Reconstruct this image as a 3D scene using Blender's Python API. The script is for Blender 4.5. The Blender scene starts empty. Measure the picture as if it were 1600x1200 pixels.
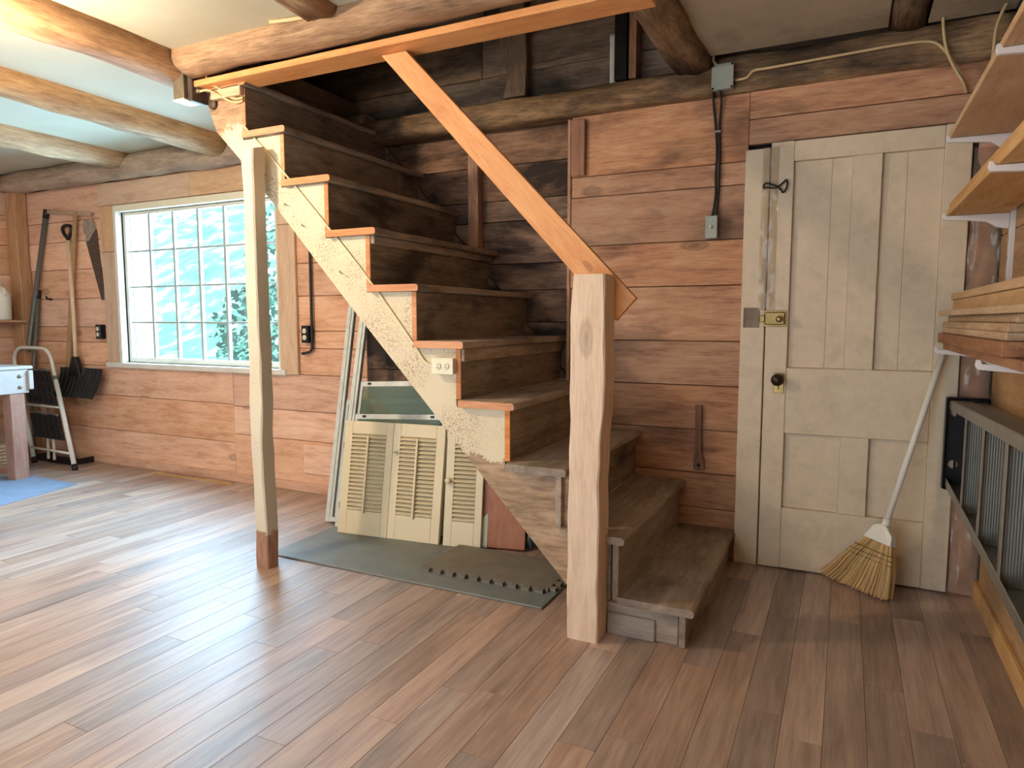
import bpy, bmesh, math, random
from mathutils import Vector, Matrix, noise
random.seed(7)
R = math.radians
scene = bpy.context.scene
COL = scene.collection

# ------------------------------------------------------------------ camera, sky, sun, exposure
cam_d = bpy.data.cameras.new('camera'); cam = bpy.data.objects.new('camera', cam_d); COL.objects.link(cam)
cam.location = (0, -3.40, 1.17); cam.rotation_euler = (R(90 - 5.38), 0, R(26.04))
cam_d.sensor_width = 36; cam_d.lens = 1065 / 1600 * 36; cam_d.clip_start = .02; cam_d.clip_end = 200
scene.camera = cam
scene.view_settings.view_transform = 'Standard'; scene.view_settings.look = 'None'
scene.view_settings.gamma = 1; scene.view_settings.use_curve_mapping = False
scene.view_settings.exposure = 0.0
world = bpy.data.worlds.new('sky'); scene.world = world; world.use_nodes = True
wb = world.node_tree.nodes['Background']; wb.inputs[0].default_value = (.74, .88, 1.0, 1); wb.inputs[1].default_value = 3.7
sun_d = bpy.data.lights.new('sun', 'SUN'); sun = bpy.data.objects.new('sun', sun_d); COL.objects.link(sun)
sun_d.energy = 22.0; sun_d.color = (.80, .96, 1.0); sun_d.angle = R(1)
sun.rotation_euler = (R(48), 0, R(-12))
wl_d = bpy.data.lights.new('window_daylight', 'AREA'); wl_o = bpy.data.objects.new('window_daylight', wl_d); COL.objects.link(wl_o)
wl_d.shape = 'RECTANGLE'; wl_d.size = 1.62; wl_d.size_y = 1.12; wl_d.energy = 215; wl_d.spread = R(150); wl_d.color = (.40, .70, 1.0)
wl_o.location = (-4.29, .42, 1.46); wl_o.rotation_euler = (R(-72), 0, 0)
LAMP = (-2.80, -2.15, 2.10)
BULB = 930.0
BULB_COL = (1.0, .79, .55)

# ------------------------------------------------------------------ helpers
def lin(h):
    h = h.lstrip('#'); c = [int(h[i:i+2], 16) / 255 for i in (0, 2, 4)]
    return tuple((v / 12.92 if v <= .04045 else ((v + .055) / 1.055) ** 2.4) for v in c) + (1,)

class NT:
    def __init__(s, name):
        s.m = bpy.data.materials.new(name); s.m.use_nodes = True; s.t = s.m.node_tree
        s.b = s.t.nodes['Principled BSDF']; s.out = s.t.nodes['Material Output']
    def n(s, typ, **k):
        nd = s.t.nodes.new(typ)
        for a, v in k.items():
            if a.startswith('i_'):
                key = a[2:]; key = int(key) if key.isdigit() else key.replace('_', ' ')
                nd.inputs[key].default_value = v
            else: setattr(nd, a, v)
        return nd
    def l(s, a, b): s.t.links.new(a, b)
    def math(s, op, a, b=None, clamp=False):
        nd = s.n('ShaderNodeMath', operation=op); nd.use_clamp = clamp
        for i, v in enumerate((a, b)):
            if v is None: continue
            if isinstance(v, (int, float)): nd.inputs[i].default_value = v
            else: s.l(v, nd.inputs[i])
        return nd.outputs[0]
    def mix(s, f, a, b, mode='MIX'):
        nd = s.n('ShaderNodeMix', data_type='RGBA', blend_type=mode)
        for i, v in ((0, f), (6, a), (7, b)):
            if isinstance(v, (int, float, tuple)): nd.inputs[i].default_value = v
            else: s.l(v, nd.inputs[i])
        return nd.outputs[2]
    def ramp(s, f, stops):
        nd = s.n('ShaderNodeValToRGB'); e = nd.color_ramp.elements
        while len(e) < len(stops): e.new(.5)
        for q, (p, c) in zip(e, stops):
            q.position = p; q.color = c if isinstance(c, tuple) else (c, c, c, 1)
        s.l(f, nd.inputs[0]); return nd.outputs[0]
    def coords(s, scale=(1, 1, 1), rot=(0, 0, 0), rnd=True):
        tc = s.n('ShaderNodeTexCoord'); v = tc.outputs['Object']
        mp = s.n('ShaderNodeMapping'); s.l(v, mp.inputs[0]); mp.inputs['Rotation'].default_value = rot
        v = mp.outputs[0]
        if rnd:
            oi = s.n('ShaderNodeObjectInfo'); cb = s.n('ShaderNodeCombineXYZ')
            for i, k in enumerate((37.3, 71.9, 53.1)): s.l(s.math('MULTIPLY', oi.outputs['Random'], k), cb.inputs[i])
            ad = s.n('ShaderNodeVectorMath', operation='ADD'); s.l(v, ad.inputs[0]); s.l(cb.outputs[0], ad.inputs[1]); v = ad.outputs[0]
        mp2 = s.n('ShaderNodeMapping'); s.l(v, mp2.inputs[0]); mp2.inputs['Scale'].default_value = scale
        return mp2.outputs[0]
    def noise(s, vec, scale=1, detail=4, rough=.55, dist=0):
        nd = s.n('ShaderNodeTexNoise', i_Scale=scale, i_Detail=detail, i_Roughness=rough, i_Distortion=dist)
        s.l(vec, nd.inputs['Vector']); return nd.outputs[0]
    def bump(s, h, strength=.3, dist=.01):
        nd = s.n('ShaderNodeBump', i_Strength=strength, i_Distance=dist); s.l(h, nd.inputs['Height']); s.l(nd.outputs[0], s.b.inputs['Normal'])
    def setb(s, **k):
        for a, v in k.items():
            a = a.replace('_', ' ')
            if isinstance(v, (int, float, tuple)): s.b.inputs[a].default_value = v
            else: s.l(v, s.b.inputs[a])

AX = {'X': ((1, 1, 1), (0, 1, 2)), }
def gscale(axis, along, across):
    return {'X': (along, across, across), 'Y': (across, along, across), 'Z': (across, across, along)}[axis]

_mc = {}
def wood(key, axis='X', dark='#4a2f20', mid='#7a5238', light='#9a6c4c', stain='#1c1712', stain_amt=.0, stain_lo=.55,
         rough=.75, knots=.5, var=.25, bump=.35, rot=(0, 0, 0), island=False, grain=1.0, spec=.3, ks=1.0):
    k = key + '_' + axis
    if k in _mc: return _mc[k]
    t = NT(k)
    base = t.coords((1, 1, 1), rot)
    def sc(s):
        mp = t.n('ShaderNodeMapping'); t.l(base, mp.inputs[0]); mp.inputs['Scale'].default_value = s; return mp.outputs[0]
    g1 = t.noise(sc(gscale(axis, 2.2, 15 * grain)), 1.5, 8, .66, .4)
    fib = t.noise(sc(gscale(axis, 9, 120)), 1.5, 3, .6)
    broad = t.noise(base, 2.6, 5, .6, .3)
    fig = t.math('SINE', t.math('MULTIPLY', t.noise(sc(gscale(axis, .55, 5.5)), 1.3, 2, .5, .6), 42))
    f = t.math('ADD', t.math('ADD', t.math('MULTIPLY', g1, .42), t.math('MULTIPLY', fig, .022)), t.math('ADD', t.math('MULTIPLY', fib, .32), t.math('MULTIPLY', broad, .28)))
    c = t.ramp(f, [(.36, lin(dark)), (.5, lin(mid)), (.64, lin(light))])
    crk = t.ramp(t.noise(sc(gscale(axis, 1.6, 46)), 1.2, 3, .55), [(.70, 0.0), (.76, 1.0)])
    c = t.mix(t.math('MULTIPLY', crk, .8), c, tuple(x * .6 for x in lin(dark)[:3]) + (1,))
    if knots > 0:
        vo = t.n('ShaderNodeTexVoronoi', i_Scale=1.0, i_Randomness=1.0); t.l(sc(gscale(axis, 1.7 * ks, 4.2 * ks)), vo.inputs['Vector'])
        kn = t.ramp(t.math('ADD', vo.outputs['Distance'], t.math('MULTIPLY', t.math('SUBTRACT', g1, .5), .10)), [(.03, 1.0), (.07, .55), (.10, .75), (.14, 0.0)])
        c = t.mix(t.math('MULTIPLY', kn, knots), c, lin(stain))
    if stain_amt > 0:
        sn = t.noise(sc(gscale(axis, 1.3, 3.6)), 1.3, 5, .6, .2)
        sf = t.ramp(sn, [(stain_lo, 0.0), (stain_lo + .16, 1.0)])
        c = t.mix(t.math('MULTIPLY', sf, stain_amt), c, lin(stain))
    oi = t.n('ShaderNodeObjectInfo'); r = oi.outputs['Random']
    if island:
        ge = t.n('ShaderNodeNewGeometry'); r = t.math('FRACT', t.math('ADD', r, ge.outputs['Random Per Island']))
    hs = t.n('ShaderNodeHueSaturation'); t.l(c, hs.inputs['Color'])
    t.l(t.math('ADD', t.math('MULTIPLY', r, 2 * var), 1 - var), hs.inputs['Value'])
    r2 = t.math('FRACT', t.math('MULTIPLY', r, 13.7))
    t.l(t.math('ADD', t.math('MULTIPLY', r2, .22), .84), hs.inputs['Saturation'])
    t.setb(Base_Color=hs.outputs[0], Roughness=rough, Specular_IOR_Level=spec)
    t.bump(f, bump, .006)
    _mc[k] = t.m; return t.m

def plain(key, col, rough=.5, metal=0, spec=.4, mott=.12, scale=14, bump=.0, dirt=None, dirt_amt=0, alpha=1, emit=None):
    if key in _mc: return _mc[key]
    t = NT(key); v = t.coords()
    n = t.noise(v, scale, 5, .6)
    c = t.mix(t.ramp(n, [(.3, 0.0), (.7, 1.0)]), tuple(x * (1 - mott) for x in lin(col)[:3]) + (1,), tuple(min(1, x * (1 + mott)) for x in lin(col)[:3]) + (1,))
    if dirt:
        d = t.noise(v, scale * .35, 8, .7, .3)
        c = t.mix(t.math('MULTIPLY', t.ramp(d, [(.5, 0.0), (.68, 1.0)]), dirt_amt), c, lin(dirt))
    t.setb(Base_Color=c, Roughness=rough, Metallic=metal, Specular_IOR_Level=spec, Alpha=alpha)
    if bump: t.bump(n, bump, .004)
    _mc[key] = t.m; return t.m

def wm(o):
    if o.parent is None: return o.matrix_basis.copy()
    return wm(o.parent) @ o.matrix_parent_inverse @ o.matrix_basis
def put(o, parent):
    if parent is not None:
        o.parent = parent; o.matrix_parent_inverse = wm(parent).inverted()
    return o
def tag(o, label=None, cat=None, group=None, kind=None):
    if label: o['label'] = label
    if cat: o['category'] = cat
    if group: o['group'] = group
    if kind: o['kind'] = kind
    return o
def thing(name, label, cat, loc=(0, 0, 0), group=None, rot=(0, 0, 0)):
    o = bpy.data.objects.new(name, None); COL.objects.link(o); o.location = loc; o.rotation_euler = rot; o.empty_display_size = .05
    return tag(o, label, cat, group)
def struct(name, label, cat, loc=(0, 0, 0)):
    return tag(thing(name, label, cat, loc), kind='structure')

def mk(name, verts, faces, mat, parent=None, smooth=False, bev=0, mats=None, fm=None, local=None):
    """one mesh object, verts in world coordinates (or in `local` matrix space)"""
    vs = [Vector(v) for v in verts]
    lo = Vector([min(v[i] for v in vs) for i in range(3)]); hi = Vector([max(v[i] for v in vs) for i in range(3)])
    c = (lo + hi) / 2
    me = bpy.data.meshes.new(name); me.from_pydata([v - c for v in vs], [], faces)
    bm = bmesh.new(); bm.from_mesh(me)
    bmesh.ops.recalc_face_normals(bm, faces=bm.faces)
    if bev:
        bmesh.ops.bevel(bm, geom=[e for e in bm.edges if len(e.link_faces) == 2 and e.calc_face_angle(0) > .5], offset=bev, segments=1, affect='EDGES', clamp_overlap=True)
    bm.to_mesh(me); bm.free()
    if smooth:
        for p in me.polygons: p.use_smooth = True
    for m in (mats or [mat]): me.materials.append(m)
    if fm:
        for p in me.polygons: p.material_index = fm(p)
    o = bpy.data.objects.new(name, me); COL.objects.link(o)
    o.matrix_basis = (local or Matrix()) @ Matrix.Translation(c)
    return put(o, parent)

BF = [(0, 1, 2, 3), (4, 7, 6, 5), (0, 4, 5, 1), (1, 5, 6, 2), (2, 6, 7, 3), (3, 7, 4, 0)]
def box(name, x0, x1, y0, y1, z0, z1, mat, parent=None, bev=.003, local=None, mats=None, fm=None):
    vs = [(x0, y0, z0), (x1, y0, z0), (x1, y1, z0), (x0, y1, z0), (x0, y0, z1), (x1, y0, z1), (x1, y1, z1), (x0, y1, z1)]
    return mk(name, vs, BF, mat, parent, bev=bev, local=local, mats=mats, fm=fm)
def prism(name, pts, plane, a, b, mat, parent=None, bev=0, local=None, mats=None, fm=None):
    def p3(p, t):
        return {'xz': (p[0], t, p[1]), 'xy': (p[0], p[1], t), 'yz': (t, p[0], p[1])}[plane]
    n = len(pts); vs = [p3(p, a) for p in pts] + [p3(p, b) for p in pts]
    fs = [tuple(range(n)), tuple(range(2 * n - 1, n - 1, -1))] + [(i, (i + 1) % n, n + (i + 1) % n, n + i) for i in range(n)]
    return mk(name, vs, fs, mat, parent, bev=bev, local=local, mats=mats, fm=fm)
def smoothpts(pts, sub=5):
    P = [Vector(p) for p in pts]; out = []
    for i in range(len(P) - 1):
        p0 = P[max(i - 1, 0)]; p1 = P[i]; p2 = P[i + 1]; p3 = P[min(i + 2, len(P) - 1)]
        for k in range(sub):
            t = k / sub
            out.append(.5 * ((2 * p1) + (-p0 + p2) * t + (2 * p0 - 5 * p1 + 4 * p2 - p3) * t * t + (-p0 + 3 * p1 - 3 * p2 + p3) * t ** 3))
    out.append(P[-1]); return out
def tubegeo(pts, r, sides=8, flat=1.0):
    P = [Vector(p) for p in pts]; vs = []; fs = []
    up = Vector((0, 0, 1)); d0 = (P[1] - P[0]).normalized()
    if abs(d0.z) > .9: up = Vector((0, 1, 0))
    a = up.cross(d0).normalized()
    for i, p in enumerate(P):
        d = (P[min(i + 1, len(P) - 1)] - P[max(i - 1, 0)]).normalized()
        a = (a - d * a.dot(d)).normalized(); b = d.cross(a)
        rr = r[i] if isinstance(r, (list, tuple)) else r
        for k in range(sides):
            t = 2 * math.pi * k / sides; vs.append(p + a * math.cos(t) * rr + b * math.sin(t) * rr * flat)
    for i in range(len(P) - 1):
        for k in range(sides):
            k2 = (k + 1) % sides; fs.append((i * sides + k, i * sides + k2, (i + 1) * sides + k2, (i + 1) * sides + k))
    fs.append(tuple(range(sides - 1, -1, -1))); n = (len(P) - 1) * sides; fs.append(tuple(range(n, n + sides)))
    return vs, fs
def tube(name, pts, r, mat, parent=None, sides=8, smooth=True, sub=0, flat=1.0, local=None):
    if sub: pts = smoothpts(pts, sub)
    vs, fs = tubegeo(pts, r, sides, flat); return mk(name, vs, fs, mat, parent, smooth=smooth, local=local)
def lathe(name, prof, org, axis, mat, parent=None, n=20, smooth=True, local=None):
    ax = Vector(axis).normalized(); h = Vector((1, 0, 0)) if abs(ax.x) < .9 else Vector((0, 1, 0))
    a = ax.cross(h).normalized(); b = ax.cross(a); vs = []; fs = []
    for r, t in prof:
        for k in range(n):
            q = 2 * math.pi * k / n; vs.append(Vector(org) + ax * t + (a * math.cos(q) + b * math.sin(q)) * max(r, .0002))
    for i in range(len(prof) - 1):
        for k in range(n):
            k2 = (k + 1) % n; fs.append((i * n + k, i * n + k2, (i + 1) * n + k2, (i + 1) * n + k))
    fs.append(tuple(range(n))); m = (len(prof) - 1) * n; fs.append(tuple(range(m + n - 1, m - 1, -1)))
    return mk(name, vs, fs, mat, parent, smooth=smooth, local=local)
def log(name, axis, a, b, c1, c2, r1, r2, mat, parent=None, seed=0, square=.35, amp=.02, n=28, sides=18, wob=.03):
    """log along X (c1=y,c2=z) or Y (c1=x,c2=z); superellipse section, lumpy"""
    vs = []; fs = []
    for i in range(n + 1):
        t = a + (b - a) * i / n
        w1 = noise.noise((t * .7, seed * 3.1, .3)) * wob; w2 = noise.noise((t * .7, seed * 5.7, 9.3)) * wob * .4
        for k in range(sides):
            q = 2 * math.pi * k / sides; cx, sz = math.cos(q), math.sin(q); e = 1 - square * .55
            ux = math.copysign(abs(cx) ** e, cx); uz = math.copysign(abs(sz) ** e, sz)
            d = 1 + amp / r1 * (noise.noise((t * 3.2, cx * 1.3 + seed * 7, sz * 1.3)) + .45 * noise.noise((t * 9, cx * 3 + seed * 7, sz * 3)))
            p1 = c1 + w1 + ux * r1 * d; p2 = c2 + w2 + uz * r2 * d
            vs.append((t, p1, p2) if axis == 'X' else (p1, t, p2))
    for i in range(n):
        for k in range(sides):
            k2 = (k + 1) % sides; fs.append((i * sides + k, i * sides + k2, (i + 1) * sides + k2, (i + 1) * sides + k))
    fs.append(tuple(range(sides))); m = n * sides; fs.append(tuple(range(m, m + sides)))
    o = mk(name, vs, fs, mat, parent)
    for p in o.data.polygons: p.use_smooth = len(p.vertices) == 4
    return o
def roughpost(name, x0, x1, y0, y1, z0, z1, mat, parent=None, amp=.008, seed=0, n=36, freq=3.0, ch=.006, lean=(0, 0), top_cut=0, mats=None, fm=None):
    vs = []; fs = []
    for i in range(n + 1):
        t = i / n; z = z0 + (z1 - z0) * t
        nz = lambda s: amp * (noise.noise((z * freq, s + seed * 11.3, .7)) + .35 * noise.noise((z * freq * 3.5, s + seed * 11.3, 4.1)))
        xa = x0 + nz(1) + lean[0] * t; xb = x1 + nz(20) + lean[0] * t; ya = y0 + nz(40) * .5 + lean[1] * t; yb = y1 + nz(60) * .5 + lean[1] * t
        c = ch * (1 + .6 * noise.noise((z * 8, seed, 2.2)))
        zz = lambda yy: z + (top_cut * (yy - ya) if i == n else 0)
        ring = [(xa + c, ya), (xb - c, ya), (xb, ya + c), (xb, yb - c), (xb - c, yb), (xa + c, yb), (xa, yb - c), (xa, ya + c)]
        vs += [(p[0], p[1], zz(p[1])) for p in ring]
    for i in range(n):
        for k in range(8):
            k2 = (k + 1) % 8; fs.append((i * 8 + k, i * 8 + k2, (i + 1) * 8 + k2, (i + 1) * 8 + k))
    fs.append(tuple(range(8))); fs.append(tuple(range(n * 8, n * 8 + 8)))
    return mk(name, vs, fs, mat, parent, mats=mats, fm=fm)

# ------------------------------------------------------------------ materials
def floor_mat():
    t = NT('vinyl_plank'); base = t.coords()
    def sc(s):
        mp = t.n('ShaderNodeMapping'); t.l(base, mp.inputs[0]); mp.inputs['Scale'].default_value = s; return mp.outputs[0]
    g = t.noise(sc((26, 1.8, 1)), 1.5, 6, .6, .6); b = t.noise(sc((6, 1.2, 1)), 1.3, 3, .5); fine = t.noise(sc((150, 8, 1)), 1, 2, .5)
    f = t.math('ADD', t.math('MULTIPLY', g, .45), t.math('ADD', t.math('MULTIPLY', b, .4), t.math('MULTIPLY', fine, .15)))
    c = t.ramp(f, [(.33, lin('#7b6557')), (.5, lin('#a88d7e')), (.66, lin('#c4aa95'))])
    oi = t.n('ShaderNodeObjectInfo'); ge = t.n('ShaderNodeNewGeometry')
    r = t.math('FRACT', t.math('ADD', oi.outputs['Random'], ge.outputs['Random Per Island']))
    hs = t.n('ShaderNodeHueSaturation'); t.l(c, hs.inputs['Color']); t.l(t.math('ADD', t.math('MULTIPLY', r, .42), .78), hs.inputs['Value'])
    t.l(t.math('ADD', t.math('MULTIPLY', t.math('FRACT', t.math('MULTIPLY', r, 7.3)), .35), .75), hs.inputs['Saturation'])
    t.setb(Base_Color=hs.outputs[0], Specular_IOR_Level=.9)
    t.l(t.math('ADD', t.math('MULTIPLY', b, .12), .40), t.b.inputs['Roughness'])
    t.bump(f, .08, .002); return t.m
M_floor = floor_mat()
def W(k, axis='X', **o):
    P = dict(
        left=dict(dark='#b98462', mid='#dca988', light='#e8be9e', stain='#6b4636', stain_amt=.35, stain_lo=.62, knots=.6, var=.14),
        right=dict(dark='#8a5941', mid='#bd8761', light='#d0a37c', stain='#4a382e', stain_amt=.6, stain_lo=.52, knots=.6, var=.16),
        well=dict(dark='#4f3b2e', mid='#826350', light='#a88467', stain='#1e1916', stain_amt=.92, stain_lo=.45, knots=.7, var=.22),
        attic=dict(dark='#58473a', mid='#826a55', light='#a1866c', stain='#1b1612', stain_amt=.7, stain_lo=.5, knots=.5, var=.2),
        pine=dict(dark='#a07a52', mid='#ba9269', light='#caa67e', stain='#7c5230', stain_amt=.2, stain_lo=.62, knots=.6, var=.1, rough=.6),
        rail=dict(dark='#c4793e', mid='#dd9550', light='#e8a765', stain='#8a5327', stain_amt=.12, stain_lo=.65, knots=.55, var=.03, rough=.6),
        log=dict(dark='#67503d', mid='#9d7b5d', light='#c09e7a', stain='#2c221b', stain_amt=.45, stain_lo=.55, knots=.7, var=.12, bump=.6),
        logl=dict(dark='#7a5b43', mid='#a9855f', light='#c7a77e', stain='#57402f', stain_amt=.45, stain_lo=.55, knots=.5, var=.08, bump=.5),
        logp=dict(dark='#7d6654', mid='#a58b73', light='#c0a78c', stain='#5c4a3c', stain_amt=.5, stain_lo=.52, knots=.6, var=.05, bump=.7),
        beam=dict(dark='#4a392a', mid='#84674b', light='#b08e66', stain='#1c1611', stain_amt=.75, stain_lo=.5, knots=.6, var=.12, bump=.7),
        post=dict(dark='#cbab8e', mid='#dfc4aa', light='#ead3bc', stain='#7b6250', stain_amt=.3, stain_lo=.62, knots=.5, var=.03, bump=.7, grain=2.0),
        step=dict(dark='#5b4e44', mid='#82715f', light='#9d8b78', stain='#2c2825', stain_amt=.8, stain_lo=.5, knots=.2, var=.15, rough=.8),
        tread=dict(dark='#817161', mid='#a4917e', light='#bba997', stain='#3a332b', stain_amt=.6, stain_lo=.48, knots=.2, var=.1, rough=.7),
        stepg=dict(dark='#7f6f61', mid='#9a8878', light='#ae9c8a', stain='#4a423b', stain_amt=.5, stain_lo=.5, knots=.2, var=.1, rough=.75),
        ends=dict(dark='#b06a3e', mid='#c98450', light='#d99a66', stain='#7d4c2c', stain_amt=.35, stain_lo=.55, knots=.2, var=.1),
        lumber=dict(dark='#b98d5c', mid='#cfa674', light='#dcb98a', stain='#94693f', stain_amt=.2, stain_lo=.6, knots=.5, var=.12),
        lumberbr=dict(dark='#7c4c2d', mid='#9a663f', light='#ae7c52', stain='#5c3a24', stain_amt=.3, stain_lo=.55, knots=.5, var=.1),
        tan=dict(dark='#b08a68', mid='#c9a481', light='#d6b593', stain='#967352', stain_amt=.15, stain_lo=.65, knots=.4, var=.05),
        redpanel=dict(dark='#8f5232', mid='#a5633d', light='#b0714a', stain='#6f3f26', stain_amt=.2, stain_lo=.6, knots=.1, var=.02, rough=.45),
    )[k]
    P = dict(P); P.update(o); return wood('wood_' + k + ''.join(str(v)[1:4] for v in o.values()), axis, **P)

def painted(key, axis, paint, raw, mask, chips=.5, rough=.55):
    """paint worn to wood; mask(t, x, y, z) -> socket 0..1 where the wood is bare"""
    t = NT(key); tc = t.n('ShaderNodeTexCoord'); sp = t.n('ShaderNodeSeparateXYZ'); t.l(tc.outputs['Object'], sp.inputs[0])
    v = tc.outputs['Object']
    def sc(s):
        mp = t.n('ShaderNodeMapping'); t.l(v, mp.inputs[0]); mp.inputs['Scale'].default_value = s; return mp.outputs[0]
    g = t.noise(sc(gscale(axis, 5, 26)), 1.5, 7, .68, .3)
    rw = t.ramp(g, [(.35, lin(raw[0])), (.5, lin(raw[1])), (.65, lin(raw[2]))])
    pn = t.noise(v, 5, 5, .6); pc = t.mix(pn, lin(paint[0]), lin(paint[1]))
    edge = t.math('MULTIPLY', t.math('SUBTRACT', t.noise(v, 18, 7, .75), .5), .75)
    bare = t.ramp(t.math('ADD', mask(t, sp.outputs[0], sp.outputs[1], sp.outputs[2]), edge), [(.495, 0.0), (.505, 1.0)])
    if chips:
        ch = t.noise(v, 190, 3, .6); zone = t.noise(v, 4.0, 3, .6)
        cm = t.math('MULTIPLY', t.ramp(ch, [(.53, 0.0), (.58, 1.0)]), t.ramp(zone, [(.40, 0.0), (.60, chips)]))
        bare = t.math('MAXIMUM', bare, cm)
    c = t.mix(bare, pc, rw)
    t.setb(Base_Color=c, Roughness=rough, Specular_IOR_Level=.35); t.bump(t.math('ADD', g, t.math('MULTIPLY', bare, -.4)), .3, .004)
    return t.m

M_white = plain('white_paint', '#d9d4c8', .45, mott=.05, dirt='#8e8068', dirt_amt=.25, scale=9)
M_door = plain('door_cream_paint', '#d9c7ac', .42, mott=.05, dirt='#85735a', dirt_amt=.22, scale=22)
M_ceil = plain('ceiling_board', '#bdb8a4', .85, mott=.06, dirt='#b39a6a', dirt_amt=.25, scale=3)
M_ceilr = plain('ceiling_plaster_stained', '#b2a48e', .9, mott=.12, dirt='#6c5a45', dirt_amt=.6, scale=4)
M_munt = plain('backlit_muntin_grey', '#a9aea8', .5, mott=.08)  # backlit shade of the muntins is put into this grey
M_dark = plain('dark_void', '#15110e', .9, mott=.2)
M_shut = plain('cream_shutter_paint', '#decdaa', .4, mott=.03, scale=6)
M_alu = plain('white_aluminium', '#cfd2cc', .38, metal=.25, mott=.08, dirt='#8f8f86', dirt_amt=.3, scale=20)
M_alud = plain('dull_aluminium', '#9b9c97', .42, metal=.75, mott=.12, dirt='#6d6d66', dirt_amt=.4, scale=24)
M_rubber = plain('grey_rubber', '#757977', .48, mott=.14, scale=9, dirt='#7d7b70', dirt_amt=.4, bump=.15)
M_foam = plain('grey_foam', '#7a746a', .8, mott=.1, scale=30)
M_black = plain('black_plastic', '#17171a', .4, mott=.2)
M_blackmat = plain('black_matte', '#232326', .6, mott=.25, scale=20)
M_brass = plain('aged_brass', '#9c8453', .35, metal=.8, mott=.2, dirt='#5a4a2c', dirt_amt=.5)
M_iron = plain('dark_iron', '#2a2725', .5, metal=.6, mott=.2)
M_greybox = plain('grey_steel_box', '#9aa096', .45, metal=.2, mott=.06)
M_cable = plain('cream_cable', '#c9ad82', .5, mott=.06)
M_cableb = plain('black_cable', '#1f1e1d', .5)
M_ivory = plain('ivory_plastic', '#e4dcc2', .35, mott=.03)
M_bracket = plain('white_bracket', '#dcd7d6', .4, mott=.03)
M_pink = plain('pink_insulation', '#c99c88', .95, mott=.3, scale=9, dirt='#6d5443', dirt_amt=.5, bump=.6)
M_broomw = plain('white_plastic', '#e6e2d6', .35, mott=.03)
M_green = plain('dark_green_paint', '#2b3a34', .5, mott=.15)
M_rust = plain('rusty_steel', '#5d5148', .55, metal=.5, mott=.25, dirt='#3c332d', dirt_amt=.5, scale=30)
M_grey = plain('grey_tube', '#6f716f', .45, metal=.4, mott=.1)
M_mat = plain('blue_grey_mat', '#7f8fa6', .7, mott=.12, scale=10)
M_galv = plain('galvanised_box', '#857a66', .45, metal=.6, mott=.2, scale=25)

def glass(name, tint, gloss=.08, haze=.06, hazecol='#dfe9e4'):
    t = NT(name); t.t.nodes.remove(t.b)
    tr = t.n('ShaderNodeBsdfTransparent'); tr.inputs[0].default_value = tint
    gl = t.n('ShaderNodeBsdfGlossy'); gl.inputs['Roughness'].default_value = .05
    df = t.n('ShaderNodeBsdfDiffuse'); df.inputs[0].default_value = lin(hazecol)
    n = t.noise(t.coords(), 6, 5, .6)
    m1 = t.n('ShaderNodeMixShader'); m1.inputs[0].default_value = gloss; t.l(tr.outputs[0], m1.inputs[1]); t.l(gl.outputs[0], m1.inputs[2])
    m2 = t.n('ShaderNodeMixShader'); t.l(t.math('MULTIPLY', n, haze * 2), m2.inputs[0]); t.l(m1.outputs[0], m2.inputs[1]); t.l(df.outputs[0], m2.inputs[2])
    t.l(m2.outputs[0], t.out.inputs[0]); return t.m
M_glass = glass('window_glass', (.97, 1, .99, 1), .05, .04)
M_glassg = glass('green_storm_glass', (.55, .68, .6, 1), .22, .18, '#8fae9e')
M_film = glass('clear_plastic_film', (.9, .87, .82, 1), .045, .24, '#c4b6a2')

# ------------------------------------------------------------------ the building shell
XL, XR, YB, YF = -6.45, .545, .10, -5.2
ZC = 2.385
fl = struct('floor', 'brown wood-look plank floor across the whole room', 'floor', (-2.9, -2.5, 0))
box('subfloor', XL - .2, XR + .2, YF - .3, YB + .3, -.08, -.005, M_dark, fl, bev=0)
PW = .1108; k0 = math.floor((XL + .012) / PW); rows = []
rest_v, rest_f = [], []
k = k0
while -.012 + k * PW < XR:
    x0 = max(XL, -.012 + k * PW); x1 = min(XR, -.012 + (k + 1) * PW)
    y = YB + random.uniform(-.0, .75); first = True
    while y > YF:
        L = random.uniform(.78, 1.12); ya, yb = max(YF, y - L), min(YB, y)
        if yb > -2.55 + max(0, (x0 + 2.0) * .42):
            if yb - ya > .02: box('floor_plank', x0 + .0005, x1 - .0005, ya + .0005, yb - .0005, -.005, 0, M_floor, fl, bev=.0006)
        elif yb - ya > .02:
            n = len(rest_v); g = .0005
            rest_v += [(x0 + g, ya + g, -.005), (x1 - g, ya + g, -.005), (x1 - g, yb - g, -.005), (x0 + g, yb - g, -.005), (x0 + g, ya + g, 0), (x1 - g, ya + g, 0), (x1 - g, yb - g, 0), (x0 + g, yb - g, 0)]
            rest_f += [tuple(i + n for i in f) for f in BF]
        y -= L
    k += 1
tag(mk('floor_planks', rest_v, rest_f, M_floor, fl), kind='stuff')

def wall_boards(parent, mat_fn, axis, plane, depth, u0, u1, zs, split=(), jit=.003, bev=.0025, name='board'):
    """horizontal boards between successive zs on a wall; plane is the room-side face, depth the thickness away from the room"""
    for a, b in zip(zs[:-1], zs[1:]):
        cuts = [u0] + sorted(s + random.uniform(-.02, .02) for s in split if u0 < s < u1) + [u1]
        for c0, c1 in zip(cuts[:-1], cuts[1:]):
            d = random.uniform(-jit, jit)
            if axis == 'X': box(name, c0 + .001, c1 - .001, plane + d, plane + depth, a + .0018, b - .0018, mat_fn, parent, bev=bev)
            else: box(name, min(plane + d, plane + depth), max(plane + d, plane + depth), c0 + .001, c1 - .001, a + .0018, b - .0018, mat_fn, parent, bev=bev)

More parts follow.
